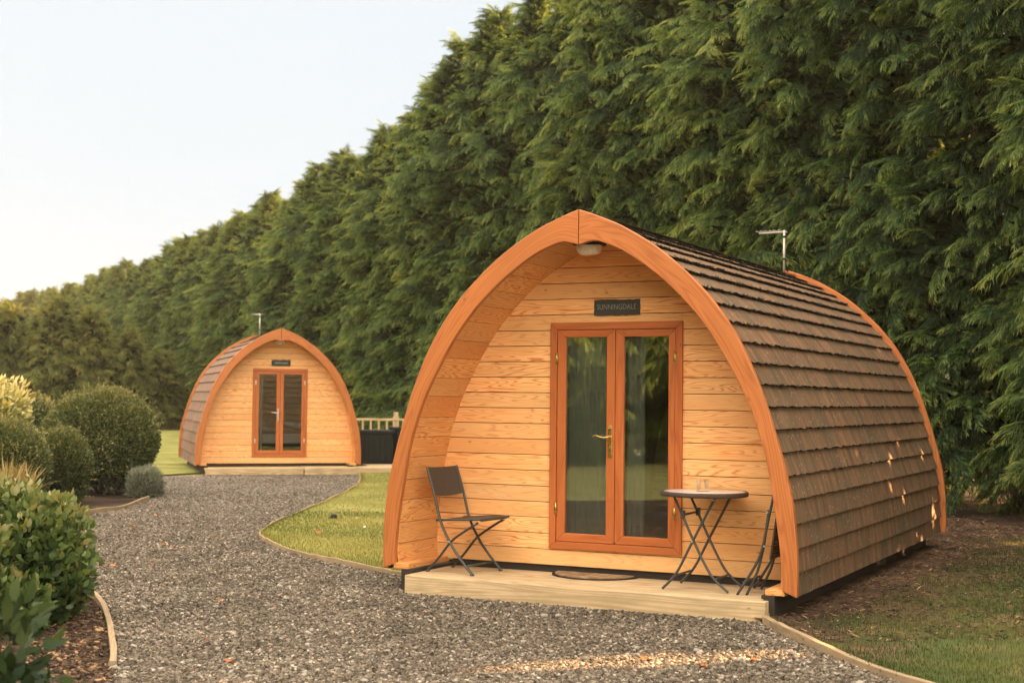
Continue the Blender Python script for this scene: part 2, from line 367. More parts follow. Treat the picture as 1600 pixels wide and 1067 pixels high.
def gravel_mat():
    M = NT('grey_gravel'); tc = M.n('NewGeometry').outputs['Position']
    vo = M.n('TexVoronoi'); M.set(vo.inputs['Vector'], tc); vo.inputs['Scale'].default_value = 58.0
    wn = M.n('TexWhiteNoise', noise_dimensions='3D'); M.set(wn.inputs['Vector'], vo.outputs['Position'])
    big = M.noise(tc, .9, 4.0, .6)
    v = M.math('ADD', wn.outputs['Value'], M.math('MULTIPLY_ADD', big, .5, -.25), clamp=True)
    c = M.ramp(v, [(0, (.050, .040, .030)), (.4, (.090, .074, .056)), (.75, (.150, .125, .096)), (.93, (.22, .19, .15)), (1, (.38, .34, .28))])
    M.principled(c, .9, .15, normal=M.bump(vo.outputs['Distance'], .8, .015))
    return M.m
M_GRAVEL = gravel_mat()
def stone_mat():
    M = NT('gravel_stones'); r = M.n('NewGeometry').outputs['Random Per Island']; tc = M.n('NewGeometry').outputs['Position']
    c = M.ramp(r, [(0, (.030, .024, .017)), (.35, (.085, .069, .050)), (.75, (.145, .119, .088)), (.93, (.205, .172, .130)), (.985, (.38, .335, .27)), (1, (.28, .16, .09))])
    n = M.noise(tc, 160.0, 3.0, .6); big = M.noise(tc, 1.3, 5.0, .7); k = M.math('MULTIPLY', M.math('MULTIPLY_ADD', n, .6, .7), M.math('MULTIPLY_ADD', big, 1.7, .18))
    M.principled(M.mix(1.0, c, M.vec(k, k, k), 'MULTIPLY'), .9, .12)
    return M.m
M_STONE = stone_mat()
def chip_mat():
    M = NT('bark_chips'); r = M.n('NewGeometry').outputs['Random Per Island']
    c = M.ramp(r, [(0, (.012, .009, .006)), (.45, (.050, .031, .020)), (.85, (.125, .075, .043)), (1, (.34, .21, .115))])
    M.principled(c, .9, .1); return M.m
M_CHIP = chip_mat()
def weave_mat():
    M = NT('brown_woven_rattan'); wc = M.attr('wc').outputs['Vector']; x, y, z = M.sep(wc)
    a = M.math('SINE', M.math('MULTIPLY', x, 330.0)); b = M.math('SINE', M.math('MULTIPLY', y, 330.0))
    h = M.math('MULTIPLY', a, b)
    n = M.noise(wc, 60.0, 2.0)
    c = M.mix(M.math('MULTIPLY_ADD', h, .4, .45), (.020, .015, .012), (.095, .066, .046)); c = M.mix(M.math('MULTIPLY', n, .4), c, (.05, .038, .030))
    M.principled(c, .55, .35, normal=M.bump(h, .7, .004)); return M.m
M_WEAVE = weave_mat()
def mat_coir():
    M = NT('coir'); tc = M.n('TexCoord').outputs['Object']; n = M.noise(tc, 220.0, 3.0, .7); b = M.noise(tc, 14.0, 2.0)
    f = M.math('ADD', M.math('MULTIPLY', n, .8), M.math('MULTIPLY_ADD', b, .8, -.4), clamp=True)
    M.principled(M.ramp(f, [(.2, (.16, .10, .055)), (.55, (.40, .27, .15)), (1, (.58, .43, .26))]), .95, .05, normal=M.bump(n, .8, .01)); return M.m
M_COIR = mat_coir()
def tabletop_mat():
    M = NT('table_glass'); tc = M.n('TexCoord').outputs['Object']
    p = M.principled((.62, .57, .52), .28, .5); p.inputs['Coat Weight'].default_value = .4; p.inputs['Coat Roughness'].default_value = .15; return M.m
M_TTOP = tabletop_mat()

# ------------------------------------------------------------------ ground sheets
def sheet(name, pts, z, mat, kind='structure'):
    bm = bmesh.new(); vs = [bm.verts.new((p[0], p[1], z)) for p in pts]; f = bm.faces.new(vs)
    if f.normal.z < 0: f.normal_flip()
    bmesh.ops.triangulate(bm, faces=bm.faces[:]); me = bpy.data.meshes.new(name); bm.to_mesh(me); bm.free()
    me.materials.append(mat); o = bpy.data.objects.new(name, me); COL.objects.link(o)
    for p in me.polygons:
        if p.normal.z < 0: p.flip()
    return tag(o, kind=kind)
LAWN_EDGE = [(-2.84, 26.62), (-2.62, 24.9), (-2.47, 22.9), (-2.46, 20.6), (-2.55, 18.1), (-2.62, 16.4), (-2.62, 15.25), (-2.57, 14.68), (-2.42, 14.1), (-2.06, 13.25), (-1.53, 12.37), (-1.21, 11.94), (-0.84, 11.5), (-.62, 11.26)]
BED_NEAR = [(-1.75, 6.0), (-2.08, 7.53), (-2.33, 8.4), (-2.55, 9.11), (-2.78, 9.75), (-3.07, 10.42), (-3.5, 11.6), (-4.1, 13.2), (-4.7, 15.0)]
BED_FAR = [(-5.1, 16.6), (-5.07, 17.2), (-4.9, 18.0), (-4.97, 19.6)]
RIGHT_EDGE = [(1.655, 9.22), (1.72, 8.68), (1.85, 8.03), (2.02, 7.37), (2.45, 6.0), (3.3, 4.2)]
lawn_curve = [tuple(p)[:2] for p in catmull([(x, y, 0) for x, y in LAWN_EDGE], 6)]
right_curve = [tuple(p)[:2] for p in catmull([(x, y, 0) for x, y in RIGHT_EDGE], 5)]
bed_curve = [tuple(p)[:2] for p in catmull([(x, y, 0) for x, y in BED_NEAR], 5)]
sheet('ground', [(-400, -400), (400, -400), (400, 400), (-400, 400)], 0.0, M_FIELD)
grav = [(-1.6, 5.0)] + BED_NEAR + BED_FAR + [(-5.4, 21), (-5.95, 23), (-6.32, 25.05), (-5.2, 26.2), (-2.84, 26.9)] + LAWN_EDGE + [(-.3, 11.0), (.8, 10.2), (1.6, 9.5)] + RIGHT_EDGE + [(4.5, 2), (5, -10), (-9, -10), (-7, -1), (-2.5, 2.5)]
sheet('gravel_drive', grav, .004, M_GRAVEL)
sheet('bed_soil', [(-2.5, 2.5), (-1.6, 5.0)] + BED_NEAR + BED_FAR + [(-5.4, 21), (-5.95, 23), (-6.32, 25.05), (-8.5, 25.5), (-12, 22), (-11, 12), (-6, 3)], .008, M_SOIL)
sheet('lawn', lawn_curve + [(0.9, 13.0), (1.6, 16.0), (5.6, 17.5), (4.2, 22), (-.7, 31.8), (-15.4, 63), (-40, 112), (-75, 112), (-40, 55), (-16, 33), (-8.5, 25.6), (-6.32, 25.1), (-5.6, 26.3), (-4, 26.75)], .028, M_LAWN)
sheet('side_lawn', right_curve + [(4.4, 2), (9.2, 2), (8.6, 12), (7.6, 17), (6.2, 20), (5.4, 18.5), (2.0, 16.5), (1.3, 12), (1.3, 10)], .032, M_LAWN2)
sheet('hedge_soil', [(8.6, 2), (12.5, 2), (11.8, 12), (10.6, 20), (6.5, 29.2), (-12, 66), (-36, 114), (-41, 112), (-16, 63), (-1.2, 31.8), (3.8, 22), (5.4, 18.2), (7.0, 12)], .040, M_SOIL)

def edging(name, pts, label, h=.045, w=.022, z0=-.01):
    P = [Vector((p[0], p[1], 0)) for p in pts]; mb = MB(); d = 0; seg = 0
    vs = []; wc = []
    for i, p in enumerate(P):
        t = (P[min(i+1, len(P)-1)]-P[max(i-1, 0)]).normalized(); nrm = Vector((-t.y, t.x, 0))
        if i: d += (p-P[i-1]).length
        hh = h + .008*math.sin(d*3.1) + random.uniform(-.003, .003)
        for s_, z in ((-.5, z0), (-.5, hh), (.5, hh), (.5, z0)):
            q = p+nrm*w*s_; vs.append((q.x, q.y, z)); wc.append((d, z if s_ < 0 else z+.1, s_*w))
    f = []
    for i in range(len(P)-1):
        for k in range(4): f.append((i*4+k, i*4+(k+1) % 4, (i+1)*4+(k+1) % 4, (i+1)*4+k))
    f += [(0, 1, 2, 3), tuple((len(P)-1)*4+k for k in (3, 2, 1, 0))]
    mb.add(vs, f, wc, random.random()*9)
    o = mb.build(name, M_EDGE, None, .004); return tag(o, label, 'edging')
edging('timber_edging', lawn_curve, 'curved pale timber edging strip round the tip of the sunny lawn')
edging('timber_edging', right_curve, 'straight timber edging between gravel and shaded grass, starting at the deck corner', .055, .040)
edging('timber_edging', bed_curve[5:25], 'bent timber edging strip of the planting bed at the lower left', .040, .036)
edging('timber_edging', [tuple(p)[:2] for p in catmull([(x, y, 0) for x, y in BED_FAR], 5)], 'short low edging strip below the round clipped shrubs', .05, .03)

# ------------------------------------------------------------------ pods
OUT = [(0.003, 2.783), (.12, 2.742), (.331, 2.652), (.60, 2.487), (.83, 2.292), (1.02, 2.087), (1.185, 1.84), (1.315, 1.56), (1.405, 1.305), (1.49, 1.015), (1.545, .783), (1.573, .53), (1.580, .35), (1.578, .160)]
INN = [(0.003, 2.531), (.03, 2.536), (.07, 2.552), (.12, 2.557), (.17, 2.547), (.333, 2.480), (.52, 2.36), (.69, 2.222), (.86, 2.05), (1.0, 1.868), (1.13, 1.648), (1.235, 1.452), (1.315, 1.236), (1.37, 1.04), (1.425, .73), (1.458, .5), (1.476, .3), (1.478, .198)]
LIN = [(0.0, 2.640), (.10, 2.612), (.30, 2.510), (.52, 2.378), (.69, 2.242), (.865, 2.066), (1.012, 1.878), (1.140, 1.660), (1.245, 1.458), (1.325, 1.238), (1.378, 1.042), (1.432, .73), (1.455, .5), (1.462, .3), (1.455, .195)]
def prof(pts, n=10): return [(p.x, p.y) for p in catmull([(a, b, 0) for a, b in pts], n)]
def offset_profile(P, d):
    P = np.array(P); t = np.gradient(P, axis=0); t /= np.linalg.norm(t, axis=1)[:, None]
    nrm = np.stack([-t[:, 1], t[:, 0]], 1)       # outward for apex -> foot order
    if nrm[len(P)//2, 0] < 0: nrm = -nrm
    return P + nrm*d
def half_width(z, P):
    P = np.array(P); i = np.argsort(P[:, 1]); return float(np.interp(z, P[i, 1], P[i, 0]))

def arch_board(mb, side, outer, inner, v0, v1, bid, n=60):
    A, la = resample(outer, n); B, lb = resample(inner, n)
    vs = []; wc = []
    for i in range(n):
        d = la*i/(n-1)
        w = float(np.linalg.norm(A[i]-B[i]))
        for (p, v, ac) in ((A[i], v0, w), (B[i], v0, 0), (B[i], v1, 0), (A[i], v1, w)):
            vs.append((side*p[0], v, p[1])); wc.append((d, ac, v-v0))
    f = []
    for i in range(n-1):
        for k in range(4): f.append((i*4+k, (i+1)*4+k, (i+1)*4+(k+1) % 4, i*4+(k+1) % 4))
    f += [(0, 1, 2, 3), tuple((n-1)*4+k for k in (3, 2, 1, 0))]
    if side > 0: f = [tuple(reversed(q)) for q in f]
    mb.add(vs, f, wc, bid)

def text_mesh(body, size, offset=0.0, depth=.0006):
    cu = bpy.data.curves.new('lettering', 'FONT'); cu.body = body; cu.size = size; cu.align_x = 'CENTER'; cu.align_y = 'CENTER'; cu.extrude = depth; cu.offset = offset; cu.space_character = 1.02
    to = bpy.data.objects.new('lettering', cu); COL.objects.link(to)
    dg = bpy.context.evaluated_depsgraph_get(); dg.update()
    me = bpy.data.meshes.new_from_object(to.evaluated_get(dg)); bpy.data.objects.remove(to); bpy.data.curves.remove(cu)
    return me

def make_pod(label, loc, rz, sc, L, REC, roofmat, tile_seg, moss, name_text, handle_mat, course=.158, group=None):
    root = empty('camping_pod', loc, rz, sc); tag(root, label, 'pod', group)
    OUTP, INNP, LINP = prof(OUT), prof(INN), prof(LIN)
    # front arch, two halves meeting at the ridge
    for s_ in (-1, 1):
        mb = MB(); arch_board(mb, s_, OUTP, INNP, 0.0, .048, 2.0+s_); mb.build('arch_board', M_FASC, root, .007)
    mb = MB()
    for s_ in (-1, 1): arch_board(mb, s_, offset_profile(OUTP, .028), offset_profile(OUTP, -.16), L-.045, L, 7.0+s_, 40)
    mb.build('rear_arch_board', M_FASC, root, .006)
    # tiled shell: overlapping courses from foot to ridge
    base = offset_profile(OUTP, -.042); BP, bl = resample(base[::-1], 400)      # foot -> ridge
    T = np.gradient(BP, axis=0); T /= np.linalg.norm(T, axis=1)[:, None]; NR = np.stack([T[:, 1], -T[:, 0]], 1)
    def at(s_, off):
        t = min(max(s_/bl*399, 0), 399); i = int(t); j = min(i+1, 399); k = t-i
        p = BP[i]*(1-k)+BP[j]*k; n_ = NR[i]*(1-k)+NR[j]*k; return p+n_*off
    mb = MB(); v0, v1 = .048, L-.045; nseg = tile_seg; vv = np.linspace(v0, v1, nseg+1)
    ncourse = int((bl-.02)/course)+1
    for side in (-1, 1):
        for c in range(ncourse):
            s0 = c*course - .004; s1 = min((c+1)*course+.02, bl)
            if s0 > bl-.03: continue
            up = c/ncourse; rag = moss*(.0015+.008*up**1.2); th = .019 + .008*moss*up*(1 if up < .8 else .3)
            bid = c*1.37+side*.4
            e = np.cumsum(RNG.normal(0, 1, nseg+1)); e = e - np.convolve(e, np.ones(9)/9, 'same'); e = np.clip(e, -1.6, 1.6)
            tile = np.floor(vv/.215 + .5*(c % 2)); th_t = np.array([.004*((math.sin(k*12.9898+c*4.1)*43758.5) % 1) for k in tile])
            vs = []; wc = []; top = at(s1, .006); mid = at((s0+s1)*.5, .006+th*.55)
            for i, v in enumerate(vv):
                o_ = at(max(s0 + e[i]*rag, 0), .008+th+th_t[i]); b_ = at(max(s0+e[i]*rag*.4, 0), -.002)
                for p, zz, yy in ((top, 0, s1), (mid, .5, (s0+s1)*.5), (o_, 1.0, s0), (o_, 1.02, s0), (b_, 1.05, s0)):
                    vs.append((side*p[0], v, p[1])); wc.append((v, bl-yy, zz))
            f = []
            for i in range(nseg):
                a, b = i*5, (i+1)*5
                f += [(a, b, b+1, a+1), (a+1, b+1, b+2, a+2), (a+3, b+3, b+4, a+4)]
            if side < 0: f = [tuple(reversed(q)) for q in f]
            mb.add(vs, f, wc, bid)
            if moss > .5 and .25 < up < .9 and side > 0:        # moss clumps sitting under the tile edges
                for _ in range(int(150*up)):
                    v = random.uniform(v0, v1); h = random.uniform(.004, .014)*(.5+up); w = random.uniform(.006, .026)
                    p = at(max(s0-.004, 0), .006+th*.8); q = at(max(s0-.004-h*1.6, 0), .012+th); r_ = at(s0+h, .012+th+h*.5)
                    mb.add([(p[0], v-w, p[1]), (q[0], v, q[1]), (p[0], v+w, p[1]), (r_[0], v, r_[1])], [(0, 1, 2), (0, 2, 3)], [(v, 0, 1.05)]*4, bid)
    # ridge capping
    rp = at(bl, .03); rq = at(bl-.10, .042)
    nr = 26
    for i in range(nr):
        a, b = v0+(v1-v0)*i/nr, v0+(v1-v0)*(i+1)/nr-.004; up_ = .004 if i % 2 else 0
        vs = [(-rq[0], a, rq[1]+up_), (-rq[0], b, rq[1]+up_), (0, b, rp[1]+.012+up_), (0, a, rp[1]+.012+up_), (rq[0], a, rq[1]+up_), (rq[0], b, rq[1]+up_)]
        mb.add(vs, [(0, 3, 2, 1), (3, 4, 5, 2)], [(p[1], abs(p[0]), .2) for p in vs], i*.3)
    mb.build('tiled_roof', roofmat, root)
    # porch lining boards, following the curve
    mb = MB(); LP, ll = resample(LINP[::-1], 180); nb = 19
    for side in (-1, 1):
        for k in range(nb):
            i0 = int(k*179/nb); i1 = int((k+1)*179/nb); idx = list(range(i0, i1+1, 3))
            if idx[-1] != i1: idx.append(i1)
            vs = []; wc = []
            for j, i in enumerate(idx):
                p = LP[i]; g = .0035 if i in (i0, i1) else 0.0
                tt = LP[min(i+1, 179)]-LP[max(i-1, 0)]; tt = tt/np.linalg.norm(tt); pn = np.array([tt[1], -tt[0]])
                if i == i0: p = p+tt*.0022
                if i == i1: p = p-tt*.0022
                q = p+pn*.014
                for a, v in ((p, .040), (p, REC+.004), (q, REC+.004), (q, .040)):
                    vs.append((side*a[0], v, a[1])); wc.append((v+side, ll*i/179, 0.0))
            f = []
            for j in range(len(idx)-1):
                for m in range(4): f.append((j*4+m, j*4+(m+1) % 4, (j+1)*4+(m+1) % 4, (j+1)*4+m))
            f += [(0, 1, 2, 3), tuple((len(idx)-1)*4+m for m in (3, 2, 1, 0))]
            if side < 0: f = [tuple(reversed(q)) for q in f]
            mb.add(vs, f, wc, k*2.13+side*17.7)
        # dark backing behind the board gaps
        n_ = len(LP); vs = []
        for i in range(0, n_, 6):
            tt = LP[min(i+1, 179)]-LP[max(i-1, 0)]; tt = tt/np.linalg.norm(tt); p = LP[i]+np.array([tt[1], -tt[0]])*.018
            vs += [(side*p[0], .046, p[1]), (side*p[0], L-.05, p[1])]
        mb.add(vs, [(i*2, i*2+1, i*2+3, i*2+2) for i in range(len(vs)//2-1)], None, 3.0, mi=1)
    mb.build('porch_lining', [M_LINE, M_INSIDE], root)
    # front wall of horizontal boards with the door opening left free
    D0, D1, DZ0, DZ1 = -.488, .567, .318, 2.017
    mb = MB(); z = .192; k = 0; pitch = .118
    while z < 2.6:
        z1 = min(z+pitch-.0045, 2.615); hw0 = half_width(z, LINP)+.012; hw1 = half_width(z1, LINP)+.012
        hw1 = max(hw1, .02)
        def board(a0, a1, b0, b1, zz0, zz1, bid):
            v = [(a0, REC, zz0), (b0, REC, zz0), (b0, REC+.02, zz0), (a0, REC+.02, zz0), (a1, REC+.003, zz1), (b1, REC+.003, zz1), (b1, REC+.02, zz1), (a1, REC+.02, zz1)]
            mb.hexa(v, 'x', bid)
        inb = z1 > DZ0+.01 and z < DZ1-.01
        if inb:
            zl, zh = z, z1
            board(-hw0, -hw1, D0+.01, D0+.01, zl, zh, k*1.71+.2); board(D1-.01, D1-.01, hw0, hw1, zl, zh, k*1.71+.9)
            if z < DZ0: board(D0+.01, D0+.01, D1-.01, D1-.01, z, DZ0+.01, k*1.71+.5)
            if z1 > DZ1: board(D0+.01, D0+.01, D1-.01, D1-.01, DZ1-.01, z1, k*1.71+.5)
        else: board(-hw0, -hw1, hw0, hw1, z, z1, k*1.71+.2)
        z += pitch; k += 1
    for (a, b, c, d) in ((-1.42, D0+.02, .2, 1.0), (-1.05, D0+.02, 1.0, 1.75), (D1-.02, 1.42, .2, 1.0), (D1-.02, 1.05, 1.0, 1.75), (-.72, .72, DZ1-.02, 2.19), (-.45, .45, 2.19, 2.38), (D0+.02, D1-.02, .2, DZ0+.008)):
        mb.box(a, b, REC+.022, REC+.03, c, d, 'x', 5.0, 1)
    mb.build('front_wall', [M_CLAD, M_BEAM], root, .0025)
    mb = MB(); z = .192; k = 0
    while z < 2.6:
        z1 = min(z+.114, 2.66); h0, h1 = half_width(z, LINP)+.05, half_width(z1, LINP)+.05
        mb.hexa([(-h0, L-.12, z), (h0, L-.12, z), (h0, L-.09, z), (-h0, L-.09, z), (-h1, L-.12, z1), (h1, L-.12, z1), (h1, L-.09, z1), (-h1, L-.09, z1)], 'x', k*.7)
        z += .118; k += 1
    mb.build('rear_wall', M_CLAD, root)
    # underside: bearers, plinth, sill plates, floor
    for s_ in (-1, 1):
        mb = MB(); x0, x1 = sorted((s_*1.335, s_*1.425)); mb.box(x0, x1, .012, L-.1, -.06, .164, 'y', 1.0+s_); mb.build('bearer', M_BEAM, root, .004)
        mb = MB(); x0, x1 = sorted((s_*1.362, s_*1.492)); mb.box(x0, x1, .010, REC+.02, .1645, .206, 'y', 3.0+s_); mb.build('sill_plate', M_LINE, root, .005)
    mb = MB(); mb.box(-1.333, 1.333, REC+.022, REC+.07, -.02, .190, 'x', 1.0); mb.build('plinth', M_BEAM, root, .004)
    mb = MB(); mb.box(-1.44, 1.44, REC+.032, L-.125, .195, .235, 'y', 1.0); mb.build('inner_floor', M_INSIDE, root)
    # door frame and doors
    mb = MB(); fw = .054; y0, y1 = REC-.020, REC+.035
    def mitre(q, bid, along): mb.hexa(q, along, bid)
    a, b, c, d = D0, D1, DZ0, DZ1
    def fr(p0, p1, p2, p3, bid, along):       # four corners in x,z -> prism in y
        v = [(p[0], y0, p[1]) for p in (p0, p1)]+[(p[0], y1, p[1]) for p in (p1, p0)]+[(p[0], y0, p[1]) for p in (p3, p2)]+[(p[0], y1, p[1]) for p in (p2, p3)]
        mb.hexa(v, along, bid)
    e = .0006
    fr((a, c), (b, c), (b-fw-e, c+fw), (a+fw+e, c+fw), 1.2, 'x'); fr((a+fw+e, d-fw), (b-fw-e, d-fw), (b, d), (a, d), 2.2, 'x')
    fr((a, c+e), (a+fw, c+fw+e), (a+fw, d-fw-e), (a, d-e), 3.2, 'z'); fr((b-fw, c+fw+e), (b, c+e), (b, d-e), (b-fw, d-fw-e), 4.2, 'z')
    mb.build('door_frame', M_JOIN, root, .004)
    for s_, (x0, x1, g0, g1) in ((-1, (-.431, .0385, -.364, -.029)), (1, (.0425, .511, .108, .459))):
        z0, z1, h0, h1 = DZ0+fw+.003, DZ1-fw-.003, .437, 1.906
        mb = MB(); y0, y1 = REC-.012, REC+.030
        a, b, c, d = x0, x1, z0, z1
        fr((a, c), (b, c), (g1+e, h0), (g0-e, h0), 5.2+s_, 'x'); fr((g0-e, h1), (g1+e, h1), (b, d), (a, d), 6.2+s_, 'x')
        fr((a, c+e), (g0, h0+e), (g0, h1-e), (a, d-e), 7.2+s_, 'z'); fr((g1, h0+e), (b, c+e), (b, d-e), (g1, h1-e), 8.2+s_, 'z')
        dr = mb.build('door', M_JOIN, root, .005)
        mb = MB(); mb.box(g0-.002, g1+.002, REC+.008, REC+.012, h0-.002, h1+.002); mb.build('pane', M_GLASS, dr)
        hx = x0-.002 if s_ < 0 else x1+.002
        for hz in (.62, 1.745):
            mb = MB(); mb.tube([(hx, REC-.019, hz-.045), (hx, REC-.019, hz+.045)], .006, 8); mb.box(hx-.012, hx+.012, REC-.0215, REC-.013, hz-.04, hz+.04); mb.build('hinge', handle_mat, dr)
        if s_ < 0:
            mb = MB(); px = .004
            mb.box(px-.017, px+.017, REC-.019, REC-.012, 1.022, 1.232); mb.tube([(px, REC-.018, 1.232), (px, REC-.012, 1.232)], .017, 16); mb.tube([(px, REC-.018, 1.022), (px, REC-.012, 1.022)], .017, 16)
            mb.tube([(px, REC-.016, 1.162), (px, REC-.055, 1.162)], .011, 12)
            mb.tube(catmull([(px, REC-.055, 1.162), (px-.03, REC-.060, 1.158), (px-.065, REC-.060, 1.164), (px-.10, REC-.056, 1.173), (px-.125, REC-.05, 1.166)], 5), [.0085]*5+[.007]*8+[.006]*7+[.005], 10)
            mb.tube([(px, REC-.021, 1.085), (px, REC-.012, 1.085)], .008, 10)
            mb.build('handle', handle_mat, dr, .002)
    # slate name plate
    bm = bmesh.new(); x0, x1, z0, z1 = -.135, .232, 2.066, 2.184; ring = []
    for t in np.linspace(0, 1, 14)[:-1]: ring.append((x0+(x1-x0)*t, z0))
    for t in np.linspace(0, 1, 6)[:-1]: ring.append((x1, z0+(z1-z0)*t))
    for t in np.linspace(0, 1, 14)[:-1]: ring.append((x1-(x1-x0)*t, z1))
    for t in np.linspace(0, 1, 6)[:-1]: ring.append((x0, z1-(z1-z0)*t))
    ring = [(x+random.uniform(-.003, .003), z+random.uniform(-.003, .003)) for x, z in ring]
    mb = MB(); n = len(ring)
    mb.add([(x, REC-.010, z) for x, z in ring]+[(x, REC-.001, z) for x, z in ring], [tuple(range(n))]+[(i, i+n, (i+1) % n+n, (i+1) % n) for i in range(n)])
    for sx in (x0+.02, x1-.028): mb.tube([(sx, REC-.0125, 2.128), (sx, REC-.009, 2.128)], .0055, 8, mi=1)
    pl = mb.build('name_plate', [M_SLATE, M_BLACK], root)
    if name_text:
        me = text_mesh(name_text, .0455, -.0006); me.materials.append(M_LETTER)
        o = link('lettering', me, pl, (.046, REC-.0112, 2.127), (R(90), 0, 0), (1.0, 1.25, 1))
    else:
        mb = MB(); x = -.075
        while x < .17:
            w = random.uniform(.012, .024); mb.box(x, x+w, REC-.0116, REC-.0104, 2.110+random.uniform(0, .006), 2.140+random.uniform(-.008, .003)); x += w+.006
        mb.build('lettering', M_LETTER, pl)
    # bulkhead lamp below the ridge
    mb = MB(); mb.box(-.105, .105, .12, .28, 2.545, 2.60); lm = mb.build('porch_lamp', M_BLACK, root, .012)
    mb = MB(); vs = []; f = []
    nn = 20; rings_ = [(1.0, 2.547), (1.0, 2.53), (.94, 2.505), (.78, 2.485), (.4, 2.474), (.02, 2.472)]
    for s2, zz in rings_:
        for k in range(nn):
            q = 2*math.pi*k/nn; vs.append((.095*s2*math.copysign(abs(math.cos(q))**.7, math.cos(q)), .20+.068*s2*math.copysign(abs(math.sin(q))**.7, math.sin(q)), zz))
    for i in range(len(rings_)-1):
        for k in range(nn): f.append((i*nn+k, i*nn+(k+1) % nn, (i+1)*nn+(k+1) % nn, (i+1)*nn+k))
    mb.add(vs, f, None, 0, True); mb.build('lamp_glass', M_LAMPG, lm)
    return root

POD_A = math.atan2(0, 1) - .46237
NEAR_LOC = (.46034, 10.02437, 0)
near_pod = make_pod('large larch camping pod with weathered dark tiled roof, nearer of the two pods', NEAR_LOC, POD_A, 1.0, 5.467, .62, M_ROOF, 200, 1.0, 'SUNNINGDALE', M_BRASS)
FAR_LOC = (-4.285, 26.41, 0.0); FAR_A = .2991
far_pod = make_pod('farther camping pod with red-brown tiled roof at the end of the gravel', FAR_LOC, FAR_A, .97, 4.0, .34, M_ROOF2, 40, 0.25, None, M_STEEL, .205)
def pod_pt(u, v, z, loc=NEAR_LOC, a=POD_A, s_=1.0):
    c, s2 = math.cos(a), math.sin(a); return (loc[0]+s_*(u*c-v*s2), loc[1]+s_*(u*s2+v*c), loc[2]+s_*z)
# aerials on the ridges (a part of each pod)
def aerial(parent, u, v, z, h, yaw, n_el, bl):
    mb = MB(); mb.tube([(u, v, z-.06), (u, v, z+h)], .013, 8)
    for zz in (z+.12, z+h-.08): mb.tube([(u, v, zz), (u, v, zz+.02)], .017, 8, mi=1)
    c, s_ = math.cos(yaw), math.sin(yaw)
    mb.tube([(u-.03*c, v-.03*s_, z+h-.02), (u+bl*c, v+bl*s_, z+h-.02)], .009, 6)
    for k in range(n_el):
        t = .02+(bl-.03)*k/(n_el-1); x, y = u+t*c, v+t*s_; w = .12-.02*k/n_el
        mb.tube([(x-w*s_, y+w*c, z+h-.01), (x+w*s_, y-w*c, z+h-.01)], .0045, 5)
    mb.build('aerial', [M_ALU, M_BLACK], parent)
aerial(near_pod, .03, 5.2, 2.78, .43, math.pi-.12, 6, .28)
aerial(far_pod, -.02, 3.2, 2.76, .48, R(100), 5, .30)

# ------------------------------------------------------------------ decks
dk = empty('timber_deck', pod_pt(0, 0, 0), POD_A); tag(dk, 'low treated pine deck step under the table and chairs of the nearer pod', 'deck')
mb = MB(); mb.box(-1.33, 1.395, -.096, -.052, -.03, .136, 'x', 4.0); mb.build('front_board', M_DECK, dk, .006)
yy = -.0505; k = 0
for w in (.142, .142, .142, .142, .114):
    mb = MB(); mb.box(-1.326, 1.352+random.uniform(-.004, .004), yy, yy+w-.006, .098, .138+random.uniform(-.001, .001), 'x', 11.0+k*1.3); mb.build('deck_board', M_DECK, dk, .005); yy += w; k += 1
mb = MB(); mb.box(1.357, 1.392, -.0505, .50, -.03, .052, 'y', 21.0); mb.build('side_board', M_DECK, dk, .004)
mb = MB(); mb.box(1.357, 1.3945, -.0505, -.012, .0535, .134, 'z', 22.0); mb.build('corner_post', M_DECK, dk, .004)
mb = MB(); mb.box(-1.322, -1.29, -.05, .62, -.03, .096, 'y', 23.0); mb.build('joist', M_DECK, dk)
mb = MB(); mb.box(1.318, 1.35, -.05, .62, -.03, .096, 'y', 24.0); mb.build('joist', M_BEAM, dk)

dk2 = empty('timber_deck', pod_pt(0, 0, 0, FAR_LOC, FAR_A, .97), FAR_A); tag(dk2, 'low timber deck running from the farther pod to the black boxes', 'deck')
mb = MB(); mb.box(-1.36, .42, -.22, -.17, -.03, .120, 'x', 4.5); mb.build('front_board', M_DECK, dk2, .006)
mb = MB(); mb.box(-1.36, .42, -.169, .40, .075, .121, 'x', 6.5); mb.build('deck_board', M_DECK, dk2, .005)
mb = MB(); mb.box(.424, 3.6, -.34, -.29, -.03, .128, 'x', 7.5); mb.build('front_board', M_DECK, dk2, .006)
for i in range(16):
    mb = MB(); mb.box(.424 if i < 4 else 1.75, 3.6, -.289+i*.145, -.289+i*.145+.14, .085, .130, 'x', 8.5+i); mb.build('deck_board', M_DECK, dk2, .005)

# black boxes and the balustrade beyond the farther deck
def black_box(x, y, rz, w, d, h, z, label):
    r_ = empty('storage_box', (x, y, z), rz); tag(r_, label, 'box', None)
    mb = MB(); mb.box(-w/2, w/2, -d/2, d/2, 0, h-.07)
    for i in range(5): mb.box(-w/2+.05+i*(w-.1)/5, -w/2+.05+i*(w-.1)/5+(w-.1)/5-.03, -d/2-.008, -d/2, .06, h-.14)
    mb.build('body', M_BLACK, r_, .01)
    mb = MB(); mb.box(-w/2-.015, w/2+.015, -d/2-.02, d/2+.02, h-.069, h); mb.build('lid', M_BLACK, r_, .012)
    return r_
black_box(-2.72, 28.25, .3, .66, .6, .66, .132, 'lower black box beside the farther pod, left of its pair')
black_box(-1.83, 28.45, .3, 1.05, .65, .72, .132, 'larger taller black box partly hidden by the nearer pod\'s arch')
fe = empty('balustrade', (-3.9, 33.0, 0), .04); tag(fe, 'pale timber balustrade with square post seen above the black boxes', 'fence')
